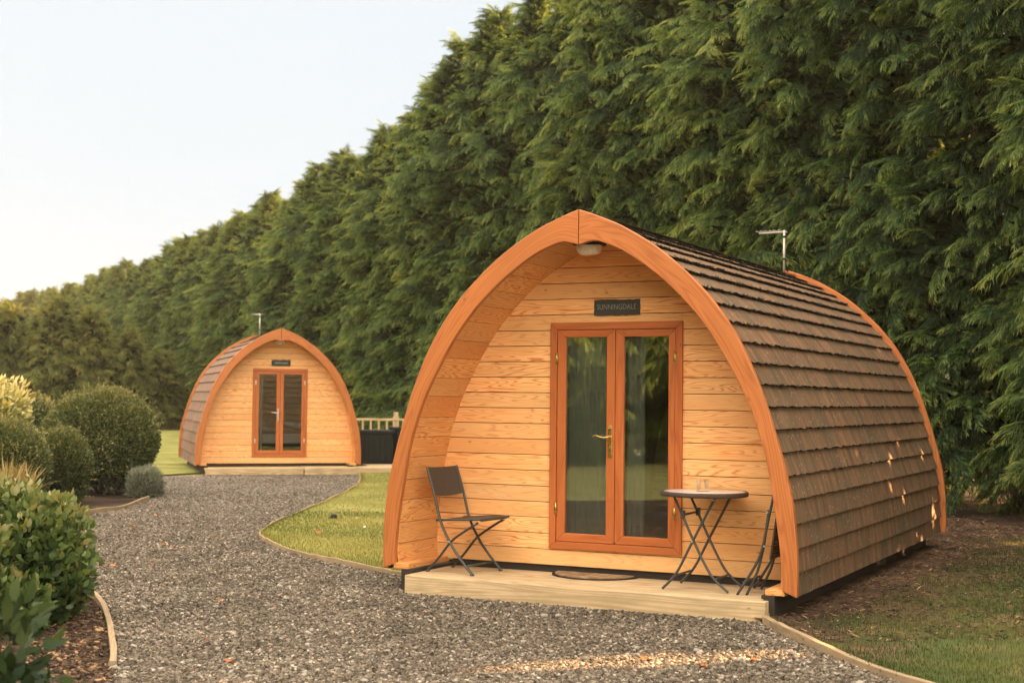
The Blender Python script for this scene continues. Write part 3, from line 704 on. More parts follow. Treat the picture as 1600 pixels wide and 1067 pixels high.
mb = MB(); mb.box(-.2, 4.6, -.03, .03, .90, .95, 'x', 1.5); mb.build('rail', M_DECK, fe, .005)
mb = MB(); mb.box(-.2, 4.6, -.025, .025, .10, .15, 'x', 2.5); mb.build('rail', M_DECK, fe, .005)
for i in range(25):
    x = -.1+i*.187
    if abs(x-1.23) < .12: continue
    mb = MB(); mb.box(x-.022, x+.022, -.022, .022, .151, .899, 'z', i*.9); mb.build('baluster', M_DECK, fe, .004)
for x in (1.23, 3.6):
    mb = MB(); mb.box(x-.07, x+.07, -.07, .07, 0, 1.0, 'z', x*2); mb.box(x-.085, x+.085, -.085, .085, .899, .955, 'z', 3); mb.box(x-.05, x+.05, -.05, .05, 1.0, 1.1, 'z', 9); mb.build('post', M_DECK, fe, .006)

# ------------------------------------------------------------------ furniture on the deck
DZ = .139
def folding_chair():
    root = empty('folding_chair')
    A = [(-.211, .781), (-.142, .582), (-.086, .39), (0, .237), (.094, .120), (.208, .008)]
    B = [(.232, .385), (.118, .318), (0, .237), (-.113, .108), (-.215, .008)]
    hw = .193
    for s_ in (-1, 1):
        y = s_*hw
        mb = MB(); mb.tube(catmull([(a, y, b) for a, b in A], 6), .0115, 8, flat=.8)
        mb.tube([(A[-1][0]-.012, y, .014), (A[-1][0]+.004, y, .0)], .0135, 8); mb.build('long_leg', M_METAL, root)
        mb = MB(); y2 = s_*(hw-.024); mb.tube(catmull([(a, y2, b) for a, b in B], 6), .0115, 8, flat=.8)
        mb.tube([(B[-1][0]+.012, y2, .014), (B[-1][0]-.004, y2, 0)], .0135, 8); mb.build('cross_leg', M_METAL, root)
        for (rx, rz_) in ((0, .237), (.225, .383)): mb = MB(); mb.tube([(rx, y+s_*.006, rz_), (rx, y+s_*.0145, rz_)], .0075, 10); mb.build('rivet', M_RIVET, root)
    mb = MB(); mb.tube([(.145, -hw, .065), (.145, hw, .065)], .008, 8); mb.build('stretcher', M_METAL, root)
    mb = MB(); mb.tube([(-.17, -hw+.02, .05), (-.17, hw-.02, .05)], .008, 8); mb.build('stretcher', M_METAL, root)
    # woven seat panel
    mb = MB(); nx, ny = 14, 8; vs = []; wc = []
    for j in range(2):
        for i in range(nx+1):
            for k in range(ny+1):
                x = -.135+.405*i/nx; y = (-.178+.356*k/ny); zz = .395+.028*(i/nx)+.010*math.cos((i/nx-.5)*3)-.006 - (.012 if j else 0)
                if i == nx: zz -= .008
                vs.append((x, y, zz)); wc.append((x, y, j*.01))
    N = (nx+1)*(ny+1); f = []
    for i in range(nx):
        for k in range(ny):
            a = i*(ny+1)+k; q = (a, a+ny+1, a+ny+2, a+1); f += [q, tuple(p+N for p in reversed(q))]
    for i in range(nx):
        for k in (0, ny): a = i*(ny+1)+k; f.append((a, a+ny+1, a+ny+1+N, a+N))
    for k in range(ny):
        for i in (0, nx): a = i*(ny+1)+k; f.append((a, a+1, a+1+N, a+N))
    mb.add(vs, f, wc, 0, False); st = mb.build('seat', M_WEAVE, root)
    mb = MB(); mb.tube(catmull([(-.13, -.182, .389), (.24, -.182, .412), (.272, -.15, .412), (.272, .15, .412), (.24, .182, .412), (-.13, .182, .389)], 6), .0085, 8); mb.build('seat_rim', M_METAL, st)
    # curved woven backrest
    mb = MB(); ny, nz = 12, 8; vs = []; wc = []
    for j in range(2):
        for i in range(nz+1):
            for k in range(ny+1):
                t = i/nz; s_ = k/ny-.5; y = s_*2*.186; zb = .575+.205*t - .014*(1-4*s_*s_)*(1-t) - .006*(1-4*s_*s_)*t
                x = -.139-.072*t - .026*(1-4*s_*s_)*.6 + (.012 if j else 0) - .006
                vs.append((x, y, zb)); wc.append((y, zb, j*.01))
    N = (nz+1)*(ny+1); f = []
    for i in range(nz):
        for k in range(ny):
            a = i*(ny+1)+k; q = (a, a+1, a+ny+2, a+ny+1); f += [tuple(reversed(q)), tuple(p+N for p in q)]
    for i in range(nz):
        for k in (0, ny): a = i*(ny+1)+k; f.append((a, a+ny+1, a+ny+1+N, a+N))
    for k in range(ny):
        for i in (0, nz): a = i*(ny+1)+k; f.append((a, a+1, a+1+N, a+N))
    mb.add(vs, f, wc, 0, False); mb.build('backrest', M_WEAVE, root)
    return root
chair = folding_chair(); chair.location = pod_pt(-1.052, .305, DZ); chair.rotation_euler = (0, 0, POD_A - .10)
tag(chair, 'open dark folding chair with woven seat on the left end of the deck', 'chair')

def folded_chair():
    """the same kind of chair folded flat, leaning against the right side of the porch"""
    root = empty('folding_chair'); hw = .193
    A = [(.255, .80), (.245, .66), (.215, .52), (.195, .42), (.145, .24), (.0, .0)]
    B = [(.205, .575), (.185, .42), (.165, .30), (.125, .15), (.055, -.0)]
    for s_ in (-1, 1):
        y = s_*hw
        mb = MB(); mb.tube(catmull([(a, y, b) for a, b in A], 6), .0115, 8, flat=.8); mb.build('long_leg', M_METAL, root)
        mb = MB(); mb.tube(catmull([(a+.004, s_*(hw-.024), b) for a, b in B], 6), .0115, 8, flat=.8); mb.build('cross_leg', M_METAL, root)
        for (rx, rz_) in ((.19, .335), (.208, .56)): mb = MB(); mb.tube([(rx, y+s_*.004, rz_), (rx, y+s_*.0145, rz_)], .0075, 10); mb.build('rivet', M_RIVET, root)
    mb = MB(); mb.tube([(.04, -hw, .085), (.04, hw, .085)], .008, 8); mb.build('stretcher', M_METAL, root)
    mb = MB(); mb.tube([(.09, -hw+.02, .06), (.09, hw-.02, .06)], .008, 8); mb.build('stretcher', M_METAL, root)
    mb = MB(); mb.hexa([(.215, -.178, .245), (.215, .178, .245), (.228, .178, .245), (.228, -.178, .245), (.272, -.178, .625), (.272, .178, .625), (.285, .178, .625), (.285, -.178, .625)], 'z'); mb.build('seat', M_WEAVE, root, .003)
    mb = MB(); mb.hexa([(.246, -.183, .625), (.246, .183, .625), (.258, .183, .625), (.258, -.183, .625), (.262, -.183, .825), (.262, .183, .825), (.274, .183, .825), (.274, -.183, .825)], 'z'); mb.build('backrest', M_WEAVE, root, .003)
    return root
fc = folded_chair(); fc.location = pod_pt(1.135, .32, DZ); fc.rotation_euler = (0, 0, POD_A)
tag(fc, 'folded dark chair leaning against the right side of the porch', 'chair')

tb = empty('bistro_table', pod_pt(.842, .300, DZ), POD_A); tag(tb, 'round folding bistro table with woven rim and glass top', 'table')
TR = .305; TH = .672
mb = MB(); mb.lathe([(.02, TH-.012), (TR-.03, TH-.012), (TR-.03, TH-.028), (TR-.004, TH-.030), (TR, TH-.022), (TR, TH-.004), (TR-.004, TH+.001), (TR-.022, TH+.002), (TR-.022, TH-.002), (TR-.028, TH-.002)], 64)
for i, (p, w) in enumerate(zip(mb.v, list(mb.wc))): q = math.atan2(p[1], p[0]); mb.wc[i] = (q*TR, p[2], 0)
mb.build('table_rim', M_WEAVE, tb)
mb = MB(); mb.lathe([(.0005, TH+.001), (TR-.030, TH+.001), (TR-.0235, TH-.0005), (TR-.0235, TH-.008), (.0005, TH-.008)], 64); mb.build('table_top', M_TTOP, tb)
for s_ in (-1, 1):
    y = s_*.185; y2 = s_*.160
    mb = MB(); mb.tube(catmull([(-.236, y, .008), (-.135, y, .120), (-.020, y, .340), (.138, y, TH-.03)], 6), .0115, 8, flat=.8); mb.build('leg', M_METAL, tb)
    mb = MB(); mb.tube(catmull([(.226, y2, .008), (.10, y2, .122), (-.020, y2, .340), (-.100, y2, .508), (-.166, y2, TH-.03)], 6), .0115, 8, flat=.8)
    mb.box(-.112, -.088, y2-.016, y2+.016, .49, .545); mb.build('leg', M_METAL, tb)
    for (rx, rz_, yy_) in ((-.020, .340, y), (.132, TH-.045, y), (-.100, .508, y2-.006*s_)): mb = MB(); mb.tube([(rx, yy_+s_*.006, rz_), (rx, yy_+s_*.0145, rz_)], .0075, 10); mb.build('rivet', M_RIVET, tb)
for p0, p1 in (((-.155, -.185, .098), (-.155, .185, .098)), ((.13, -.16, .09), (.13, .16, .09)), ((-.105, -.16, .515), (-.105, .16, .515))): mb = MB(); mb.tube([p0, p1], .008, 8); mb.build('stretcher', M_METAL, tb)
tz = DZ+TH+.0015
gp = pod_pt(.834, .285, tz)
gl = empty('glass_tumbler', gp); tag(gl, 'small clear glass tumbler on the bistro table', 'glass')
mb = MB(); mb.lathe([(.0005, .002), (.034, .002), (.039, .006), (.041, .078), (.038, .078), (.0355, .014), (.0005, .012)], 28); mb.build('cup', M_TUMBLER, gl)
mb = MB(); mb.lathe([(.0005, -.0005), (.047, -.0005), (.047, .0018), (.0005, .0018)], 24); mb.build('coaster', M_JOIN, gl)

# half-moon doormat
mt = empty('doormat', pod_pt(-.10, .612, DZ), POD_A); tag(mt, 'half-moon coir doormat with dark border in front of the glazed doors', 'doormat')
def halfmoon(rx, ry, z0, z1, off=0):
    n = 36; P = [(-rx*math.cos(math.pi*i/(n-1)), -ry*math.sin(math.pi*i/(n-1))-off) for i in range(n)]
    vs = [(x, y, z1) for x, y in P]+[(x, y, z0) for x, y in P]
    f = [tuple(range(n-1, -1, -1))]+[(i, i+1, i+1+n, i+n) for i in range(n-1)]+[(n-1, 0, n, 2*n-1)]
    return vs, [tuple(reversed(q)) for q in f]
mb = MB(); mb.add(*halfmoon(.335, .305, .0, .008)); mb.build('border', M_RUBBER, mt)
mb = MB(); mb.add(*halfmoon(.305, .278, .0085, .016, .012)); mb.build('coir_pad', M_COIR, mt)

# ------------------------------------------------------------------ inside the pods
def curtain(loc, rz, w, h, folds, amp, label, tie=0.0):
    mb = MB(); nx, nz = folds*8, 24; vs = []
    for j in range(nz+1):
        t = j/nz
        for i in range(nx+1):
            s_ = i/nx; pull = 1-tie*max(0, 1-abs(t-.45)/.55)**1.5
            vs.append((s_*w*pull, amp*math.sin(s_*folds*2*math.pi+.6*math.sin(t*3)), t*h))
    mb.add(vs, [(j*(nx+1)+i, j*(nx+1)+i+1, (j+1)*(nx+1)+i+1, (j+1)*(nx+1)+i) for j in range(nz) for i in range(nx)], None, 0, True)
    o = mb.build('curtain', M_CURT, None); o.location = loc; o.rotation_euler = (0, 0, rz); return tag(o, label, 'curtain')
curtain(pod_pt(-.42, .74, .27), POD_A, .37, 1.76, 6, .022, 'pale curtain hanging behind the left door pane of the nearer pod')
curtain(pod_pt(.085, .74, .27), POD_A, .14, 1.76, 3, .022, 'narrow pale curtain strip behind the right door pane of the nearer pod')
curtain(pod_pt(-.44, .46, .27, FAR_LOC, FAR_A, .97), FAR_A, .16, 1.7, 3, .022, 'pale curtain at the left edge of the farther pod\'s doors')
bd = empty('bed', pod_pt(.12, .95, .235, FAR_LOC, FAR_A, .97), FAR_A); tag(bd, 'bed with grey linen seen through the farther pod\'s doors', 'bed')
mb = MB(); mb.box(-.85, .85, 0, 1.9, 0, .30); mb.build('base', M_BEAM, bd)
mb = MB(); nx = 20; vs = []
for j in range(13):
    for i in range(nx+1):
        x = -.9+1.8*i/nx; y = -.02+1.95*j/12; vs.append((x, y, .52+.05*math.sin(i*1.1+j*.7)*math.sin(j*.9)+.04*math.cos(x*1.7)))
mb.add(vs, [(j*(nx+1)+i, j*(nx+1)+i+1, (j+1)*(nx+1)+i+1, (j+1)*(nx+1)+i) for j in range(12) for i in range(nx)], None, 0, True)
mb.box(-.88, .88, -.015, 1.9, .305, .49); mb.build('mattress', M_LINEN, bd)
for x in (-.45, .40):
    mb = MB(); mb.lathe([(.001, -.08), (.15, -.07), (.22, -.02), (.22, .02), (.15, .07), (.001, .08)], 20); o = mb.build('pillow', M_LINEN, bd); o.location = (x, .45, .66); o.scale = (1.3, .9, 1); o.rotation_euler = (.15, .1, .2)

# ------------------------------------------------------------------ foliage
def quads_from(P):             # P (n,4,3)
    n, k = P.shape[:2]; return P.reshape(-1, 3), np.arange(n*k).reshape(n, k)
def rot_z(a):
    c, s_ = np.cos(a), np.sin(a); z = np.zeros_like(a); o_ = np.ones_like(a)
    return np.stack([np.stack([c, -s_, z], -1), np.stack([s_, c, z], -1), np.stack([z, z, o_], -1)], -2)
def blades(base, dirv, side, length, width, bend=None):
    """pointed leaf quads: base point, direction, sideways vector"""
    mid = base + dirv*(length*.45)[:, None]; w = side*(width*.5)[:, None]
    tip = base + dirv*length[:, None]
    if bend is not None: tip = tip + bend; mid = mid + bend*.3
    return np.stack([base, mid-w, tip, mid+w], 1)
def norm(v): return v/np.maximum(np.linalg.norm(v, axis=-1, keepdims=True), 1e-9)

def ovals(base, dirv, side, length, width, fold=.18):
    nrm = np.cross(dirv, side); o = lambda t, w, sg: base+dirv*(length*t)[:, None]+side*(width*w*sg)[:, None]+nrm*(width*fold*(1 if sg else 0))[:, None]
    tip = base+dirv*length[:, None]-nrm*(length*.12)[:, None]
    return np.stack([base, o(.30, .46, -1), o(.66, .40, -1), tip, o(.66, .40, 1), o(.30, .46, 1)], 1)
def make_bough(rng):
    """a drooping cypress bough along +X made of plumes of pointed twigs; returns quads and tint"""
    L = rng.uniform(.50, .78); Q = []; T = []
    npl = 13
    for k in range(npl):
        t = .12+.88*k/(npl-1); a = np.array([L*t, 0, .25*L*t-.62*L*t*t])
        yaw = (1 if k % 2 else -1)*rng.uniform(.45, 1.05)*(1 if k < npl-1 else .1)
        pl = rng.uniform(.22, .40)*(1.05-.35*t)
        d = norm(np.array([math.cos(yaw), math.sin(yaw), rng.uniform(-.25, .15)-.35*t]))
        nt_ = 19; tint = rng.uniform(-.12, .12)
        s_ = np.linspace(.05, 1, nt_); sgn = np.where(np.arange(nt_) % 2, 1, -1)
        droop = np.stack([np.zeros(nt_), np.zeros(nt_), -.55*pl*s_**2], 1)
        base = a + d*(pl*s_)[:, None] + droop
        sd_ = np.array([-d[1], d[0], 0]); sd_ = sd_/np.linalg.norm(sd_)
        ang = rng.uniform(.45, .85, nt_); ang[-1] = .05
        fw_ = norm(d[None] + np.stack([np.zeros(nt_), np.zeros(nt_), -.84*s_], 1))
        dv = norm(fw_*np.cos(ang)[:, None] + sd_[None]*(sgn*np.sin(ang))[:, None] + rng.normal(0, .12, (nt_, 3)) + np.array([0, 0, -.22]))
        ln = rng.uniform(.08, .16, nt_)*(1.1-.45*s_); wd = rng.uniform(.013, .022, nt_)
        sv = norm(np.cross(dv, rng.normal(0, .35, (nt_, 3))+np.array([0, 0, 1.0])))
        Q.append(blades(base, dv, sv, ln, wd, np.stack([0*ln, 0*ln, -.25*ln], 1)))
        tq = .36 + tint + .34*(t-.5) + .42*(s_-.5)  # ends lighter: new growth, with lit tips put into the tint
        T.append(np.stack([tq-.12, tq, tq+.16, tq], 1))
    return np.concatenate(Q), np.concatenate(T)
def make_conifer(rng, H, R0, nb, boughs, top_taper=.28, skirt=.22, bsc=1.0, ragged=.22):
    """crown arrays for a conifer of height H; boughs placed on a lumpy shell, dead twigs inside"""
    QS = []; TS = []
    ph = rng.uniform(0, 6.28, 6)
    def lump(z, a): return 1 + ragged*(.5*np.sin(2*a+ph[0]+z*.7)+.35*np.sin(3*a-z*1.3+ph[1])+.35*np.sin(z*2.1+ph[2]+a)+.3*np.sin(z*3.7+ph[3]-2*a))
    def rad(z):
        t = z/H; return R0*np.where(t < 1-top_taper, 1.0-.10*t, (1-.10*t)*np.clip((1-t)/top_taper, 0, 1)**.85)*np.clip(.55+z/(skirt*3+.01)*.45, .5, 1)
    zs = skirt + (H-skirt-.15)*rng.random(nb)**.92
    az = rng.uniform(0, 2*np.pi, nb)
    for i in range(nb):
        z, a = zs[i], az[i]; q, t = boughs[rng.integers(len(boughs))]
        inner = rng.random() < .30
        r_ = rad(z)*lump(z, a)*(rng.uniform(.35, .7) if inner else 1.0)
        s_ = bsc*rng.uniform(.75, 1.25)*(.55+.45*min(1, r_/R0+.15))
        base_r = max(r_-.45*s_, .05)
        up = .9*max(0, (z/H-(1-top_taper*.6))/(top_taper*.6))      # leaders turn upward at the top
        el = rng.normal(.05, .34)+up
        v = q*s_
        ce, se = math.cos(el), math.sin(el); x = v[..., 0]*ce-v[..., 2]*se; zz = v[..., 0]*se+v[..., 2]*ce; y = v[..., 1]
        aa = a+rng.normal(0, .65); rl = rng.normal(0, .40); y, zz = y*math.cos(rl)-zz*math.sin(rl), y*math.sin(rl)+zz*math.cos(rl)
        ca, sa = math.cos(aa), math.sin(aa)
        P = np.stack([x*ca-y*sa+math.cos(a)*base_r, x*sa+y*ca+math.sin(a)*base_r, zz+z], -1)
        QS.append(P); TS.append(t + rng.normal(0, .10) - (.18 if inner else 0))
    for k in range(20):          # thin shoots standing out of the crest
        q, t = boughs[rng.integers(len(boughs))]; v = q*bsc*rng.uniform(.45, .8); a = rng.uniform(0, 6.28); rr_ = R0*.75*math.sqrt(rng.random()); tz = rng.uniform(.15, .6)
        h_ = H*(1-top_taper*.55*(rr_/(R0*.75))**1.6)-.25
        X = v[..., 0]*math.sin(tz)+v[..., 2]*math.cos(tz); Z = v[..., 0]*math.cos(tz)-v[..., 2]*math.sin(tz)*.3
        ca, sa = math.cos(a), math.sin(a); P = np.stack([X*ca-v[..., 1]*sa+ca*rr_, X*sa+v[..., 1]*ca+sa*rr_, Z+h_], -1); QS.append(P); TS.append(t+.12)
    # leader
    for k in range(5):
        q, t = boughs[rng.integers(len(boughs))]; v = q*bsc*.7
        P = np.stack([v[..., 2]*.35+rng.normal(0, .12), v[..., 1]*.5+rng.normal(0, .12), v[..., 0]+H-.65+.06*k], -1); QS.append(P); TS.append(t)
    q = np.concatenate(QS); t = np.concatenate(TS)
    return q, t
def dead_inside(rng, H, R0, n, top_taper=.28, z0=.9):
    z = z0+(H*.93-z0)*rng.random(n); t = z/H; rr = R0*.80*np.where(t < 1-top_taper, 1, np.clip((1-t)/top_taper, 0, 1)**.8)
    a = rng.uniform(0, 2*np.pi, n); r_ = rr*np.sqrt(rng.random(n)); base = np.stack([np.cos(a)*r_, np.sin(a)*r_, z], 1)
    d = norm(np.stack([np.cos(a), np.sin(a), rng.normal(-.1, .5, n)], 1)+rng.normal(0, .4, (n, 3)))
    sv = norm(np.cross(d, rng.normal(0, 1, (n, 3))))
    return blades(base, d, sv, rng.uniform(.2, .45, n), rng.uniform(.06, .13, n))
def crown_mesh(name, rng, H, R0, nb, boughs, ndead, leafmat=None, **kw):
    q, t = make_conifer(rng, H, R0, nb, boughs, **kw)
    d = dead_inside(rng, H, R0, ndead, kw.get('top_taper', .28), kw.get('skirt', .35)+.5)
    V, F = quads_from(np.concatenate([q, d]))
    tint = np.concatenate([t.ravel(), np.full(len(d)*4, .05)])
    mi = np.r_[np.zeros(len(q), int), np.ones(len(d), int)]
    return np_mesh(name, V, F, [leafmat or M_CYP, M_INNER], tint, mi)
def trunk_mesh(rng, H, r):
    mb = MB(); pts = []; x = y = 0
    for k in range(9): pts.append((x, y, H*.96*k/8-.1*(k == 0))); x += rng.normal(0, .03); y += rng.normal(0, .03)
    mb.tube(pts, [r*(1.25 if k == 0 else 1-k/8.6) for k in range(9)], 9)
    for k in range(16):
        z = rng.uniform(.4, H*.8); a = rng.uniform(0, 6.28); l = rng.uniform(.7, 1.3)*(1-z/H*.6)
        mb.tube([(0, 0, z), (math.cos(a)*l*.5, math.sin(a)*l*.5, z+.10), (math.cos(a)*l, math.sin(a)*l, z+.12)], [r*.24, r*.16, r*.05], 5)
    o = mb.build('trunk', M_BARK); me = o.data; bpy.data.objects.remove(o); return me
rngt = np.random.default_rng(3)
BOUGHS = [make_bough(rngt) for _ in range(14)]
HED_H = 10.0
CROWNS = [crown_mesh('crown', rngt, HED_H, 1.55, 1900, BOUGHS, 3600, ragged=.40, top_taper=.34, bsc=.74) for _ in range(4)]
TRUNKS = [trunk_mesh(rngt, HED_H, .15) for _ in range(2)]
def tree(name, crown, trunk, loc, rz, sc, label, cat, group):
    r_ = empty(name, loc, rz); r_.scale = sc; tag(r_, label, cat, group)
    link('crown', thin_out(crown, loc, rz, sc), r_); link('trunk', trunk, r_); return r_
GAPS = [((.60, 7.83, 0), .22, .38), ((1.35, 8.07, 0), .18, .24), ((5.0, 14.35, 0), .16, .10), ((2.9, 9.6, 0), .10, .05)]  # holes added in the hedge crowns so sun patches fall on these points
GAPS += [((1.85+.446*v, 9.33+.895*v, z), a, b) for v, z, a, b in ((2.3, 1.12, .05, .07), (3.0, .95, .05, .07), (3.45, 1.0, .06, .07), (3.7, .62, .05, .06), (4.9, .98, .05, .07), (5.05, .36, .08, .15), (4.2, .24, .05, .08), (4.4, .16, .06, .07), (3.2, .72, .045, .05), (2.7, .8, .04, .05), (4.0, 1.15, .05, .06))]
TS = np.array(tosun); SIDE = np.array([TS[1], -TS[0], 0]); SIDE = SIDE/np.linalg.norm(SIDE); UPV = np.cross(SIDE, TS); UPV = UPV*np.sign(UPV[2])
def thin_out(crown, loc, rz, sc):
    """openings cut toward the sun to let sun patches through: a crown crossed by one gets its own mesh without the twigs there"""
    hit = [g for g in GAPS if abs(np.dot(np.array(loc)[:2]-np.array(g[0])[:2], SIDE[:2])) < 2.6 and np.dot(np.array(loc)-np.array(g[0]), TS) > 0 and loc[0] > 0 and loc[1] < 24]
    if not hit: return crown
    n = len(crown.vertices); co = np.empty(n*3, 'f'); crown.vertices.foreach_get('co', co); co = co.reshape(-1, 3)
    c, s_ = math.cos(rz), math.sin(rz); p = co*np.array(sc); p = np.stack([p[:, 0]*c-p[:, 1]*s_, p[:, 0]*s_+p[:, 1]*c, p[:, 2]], 1)+np.array(loc)
    nf = len(crown.polygons); P = p.reshape(nf, 4, 3).mean(1); keep = np.ones(nf, bool); rg_ = np.random.default_rng(int(loc[1]*100))
    for tgt, rw, rh in hit:
        d_ = P-np.array(tgt); a = d_@SIDE; b = d_@UPV
        keep &= ~(((a/rw)**2+(b/rh)**2) < 1+rg_.normal(0, .35, nf))
    ti = np.empty(n, 'f'); crown.attributes['tint'].data.foreach_get('value', ti); mi = np.empty(nf, 'i'); crown.polygons.foreach_get('material_index', mi)
    kv = np.repeat(keep, 4); V = co[kv]; m_ = int(keep.sum())
    return np_mesh('crown', V, np.arange(m_*4).reshape(m_, 4), list(crown.materials), ti[kv], mi[keep])
# centre line of the hedge: nearly parallel to the view on the right, swinging away to the left
LINE = [(8.9, 3.0), (8.6, 6.0), (8.35, 9.0), (8.1, 12.0), (7.75, 15.0), (7.2, 18.0), (6.1, 21.0), (4.6, 24.5), (2.5, 29.0), (-.3, 35.0), (-5.0, 45.0), (-9.6, 55.0), (-14.4, 65.0), (-19.3, 75.5), (-26.5, 90.0), (-33.5, 103.0), (-41.5, 116.0), (-52, 131)]
hp, hl = resample(catmull([(x, y, 0) for x, y in LINE], 10), 3000); hd = np.linspace(0, hl, 3000)
d = 0.0; i = 0
while d < hl:
    k = int(d/hl*2999); x, y = hp[k][:2]; rr = random.Random(100+i)
    if i == 4: y += .62
    if i == 3: y -= .25
    hgt = 1.02*float(np.interp(y, [0, 30, 34.6, 38, 45, 53, 75, 115, 140], [11.2, 11.2, 10.7, 10.0, 9.0, 8.75, 8.7, 8.8, 9.1]))*rr.uniform(.96, 1.035)
    near = y < 26
    g = 'tall conifers of the hedge behind the nearer pod' if near else 'tall conifers of the hedge running off to the far left'
    lb = 'tall dark green conifer in the hedge right behind the nearer pod' if near else 'tall conifer in the paler stretch of hedge behind and beyond the farther pod'
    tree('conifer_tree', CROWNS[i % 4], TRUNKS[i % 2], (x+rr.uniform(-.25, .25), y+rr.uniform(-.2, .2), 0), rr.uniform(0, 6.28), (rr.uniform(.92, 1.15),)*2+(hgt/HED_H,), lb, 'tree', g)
    d += 1.8 if near else (2.1 if y < 60 else 2.6); i += 1
# younger conifers standing in front of the far hedge on the left
M_YOUNG = leaf('young_cypress_sprays', [(0, (.020, .034, .010)), (.4, (.075, .095, .024)), (.7, (.16, .17, .045)), (1, (.30, .26, .080))], .36, .6, .15)
YOUNG = [crown_mesh('crown', rngt, 4.6, 1.6, 420, BOUGHS, 900, M_YOUNG, top_taper=.80, ragged=.3, skirt=.25) for _ in range(2)]
YTRUNK = trunk_mesh(rngt, 4.6, .09)
for i, (x, y, h) in enumerate([(-22.3, 58.5, 4.9), (-20.5, 58, 5.0), (-19.2, 58.6, 4.9), (-18.4, 57.6, 5.25), (-17.1, 58.0, 4.85), (-15.55, 58.0, 4.0), (-14.4, 58.4, 3.2), (-24.2, 58.2, 5.0)]):
    tree('young_conifer', YOUNG[i % 2], YTRUNK, (x, y, 0), i*1.7, (1.05, 1.05, h/4.6), 'bushy young conifer with spiky leader in front of the far left hedge', 'tree', 'young conifers at the far left') if i not in (5, 6) else \
    tree('young_conifer', YOUNG[i % 2], YTRUNK, (x, y, 0), i*1.7, (.85, .85, h/4.6), ('second smallest' if i == 5 else 'smallest')+' young conifer, toward the farther pod\'s roof', 'tree', 'young conifers at the far left')
# trees on the other side of the drive: the doors mirror them
for i, (x, y) in enumerate([(-21, 10), (-20.5, 6.5), (-19.5, 3), (-18, -.5), (-16.5, -3.5), (-14.5, -6.5), (-12, -9.5), (-9.5, -12.5), (-6.5, -15), (-24, 8), (-23, 4.5), (-22, 1), (-20.5, -2.5), (-18.5, -6), (-16, -9.5), (-13, -12.5)]):
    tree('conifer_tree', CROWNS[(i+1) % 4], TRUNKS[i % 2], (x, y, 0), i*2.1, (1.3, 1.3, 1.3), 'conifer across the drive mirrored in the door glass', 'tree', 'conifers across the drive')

def leaf_shell(rng, n, rx, ry, rz_, size, aspect=.55, flat_bottom=-.9, up=.35, tip=.3, lump=.08, core=.35, lumpf=3.0, out=.8, zt=.35, oval=False):
    """leaves spread through an ellipsoidal crown, denser at its skin"""
    u = norm(rng.normal(0, 1, (n, 3))); u = u[u[:, 2] > flat_bottom]; n = len(u)
    ph = rng.uniform(0, 6.28, 4); lm = 1+lump*(np.sin(u[:, 0]*lumpf*2+ph[0])+np.sin(u[:, 1]*lumpf*2+ph[1])+np.sin(u[:, 2]*lumpf*2+ph[2]))
    depth = rng.random(n); r_ = np.where(depth < core, rng.uniform(.45, .85, n), rng.uniform(.84, 1.03, n))*lm
    base = u*r_[:, None]*np.array([rx, ry, rz_])
    dv = norm(u*out + rng.normal(0, .55, (n, 3)) + np.array([0, 0, up])); sv = norm(np.cross(dv, rng.normal(0, 1, (n, 3))+u*.2))
    ln = rng.uniform(.65, 1.3, n)*size
    P = ovals(base, dv, sv, ln, ln*aspect) if oval else blades(base, dv, sv, ln, ln*aspect)
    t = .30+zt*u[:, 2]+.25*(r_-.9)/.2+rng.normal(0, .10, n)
    t = np.clip(t, 0, 1); T = np.stack([t, t, t+tip*.2, t+tip*.4, t+tip*.2, t], 1) if oval else np.stack([t, t, t+tip*.4, t], 1)
    return P, T
def shoots(rng, n, rx, rz_, zc, size):
    u = norm(rng.normal(0, 1, (n, 3))*np.array([1, 1, .6])+np.array([0, 0, .55])); P = []; T = []
    for k in range(n):
        m = 9; t = np.linspace(0, rng.uniform(.05, .15), m)[:, None]; d = norm(u[k]+np.array([0, 0, .5])); b = u[k]*np.array([rx, rx, rz_])*.98+d*t+np.array([0, 0, zc])
        dv = norm(d+rng.normal(0, .6, (m, 3))); sv = norm(np.cross(dv, rng.normal(0, 1, (m, 3)))); P.append(blades(b, dv, sv, np.full(m, size), np.full(m, size*.42))); tt = np.full(m, .75)+rng.normal(0, .1, m); T.append(np.stack([tt, tt, tt+.1, tt], 1))
    return np.concatenate(P), np.concatenate(T)
def shrub(name, parts, mats, loc, label, stems=None, group=None):
    r_ = empty(name, loc); tag(r_, label, 'shrub', group)
    V, F = quads_from(np.concatenate([p for p, t in parts])); T = np.concatenate([t.ravel() for p, t in parts])
    link('foliage', np_mesh('foliage', V, F, mats, T), r_)
    mb = MB(); rs = random.Random(len(label))
    sx, sz = stems or (.3, .5)
    for k in range(7):
        a = rs.uniform(0, 6.28); mb.tube([(math.cos(a)*.05, math.sin(a)*.05, -.02), (math.cos(a)*sx*.5, math.sin(a)*sx*.5, sz*.5), (math.cos(a)*sx, math.sin(a)*sx, sz)], [.014, .010, .005], 6)
    mb.build('stem', M_BARK, r_); return r_
def sh(P, T, off): return (P+np.array(off), T)
rg = np.random.default_rng(21)
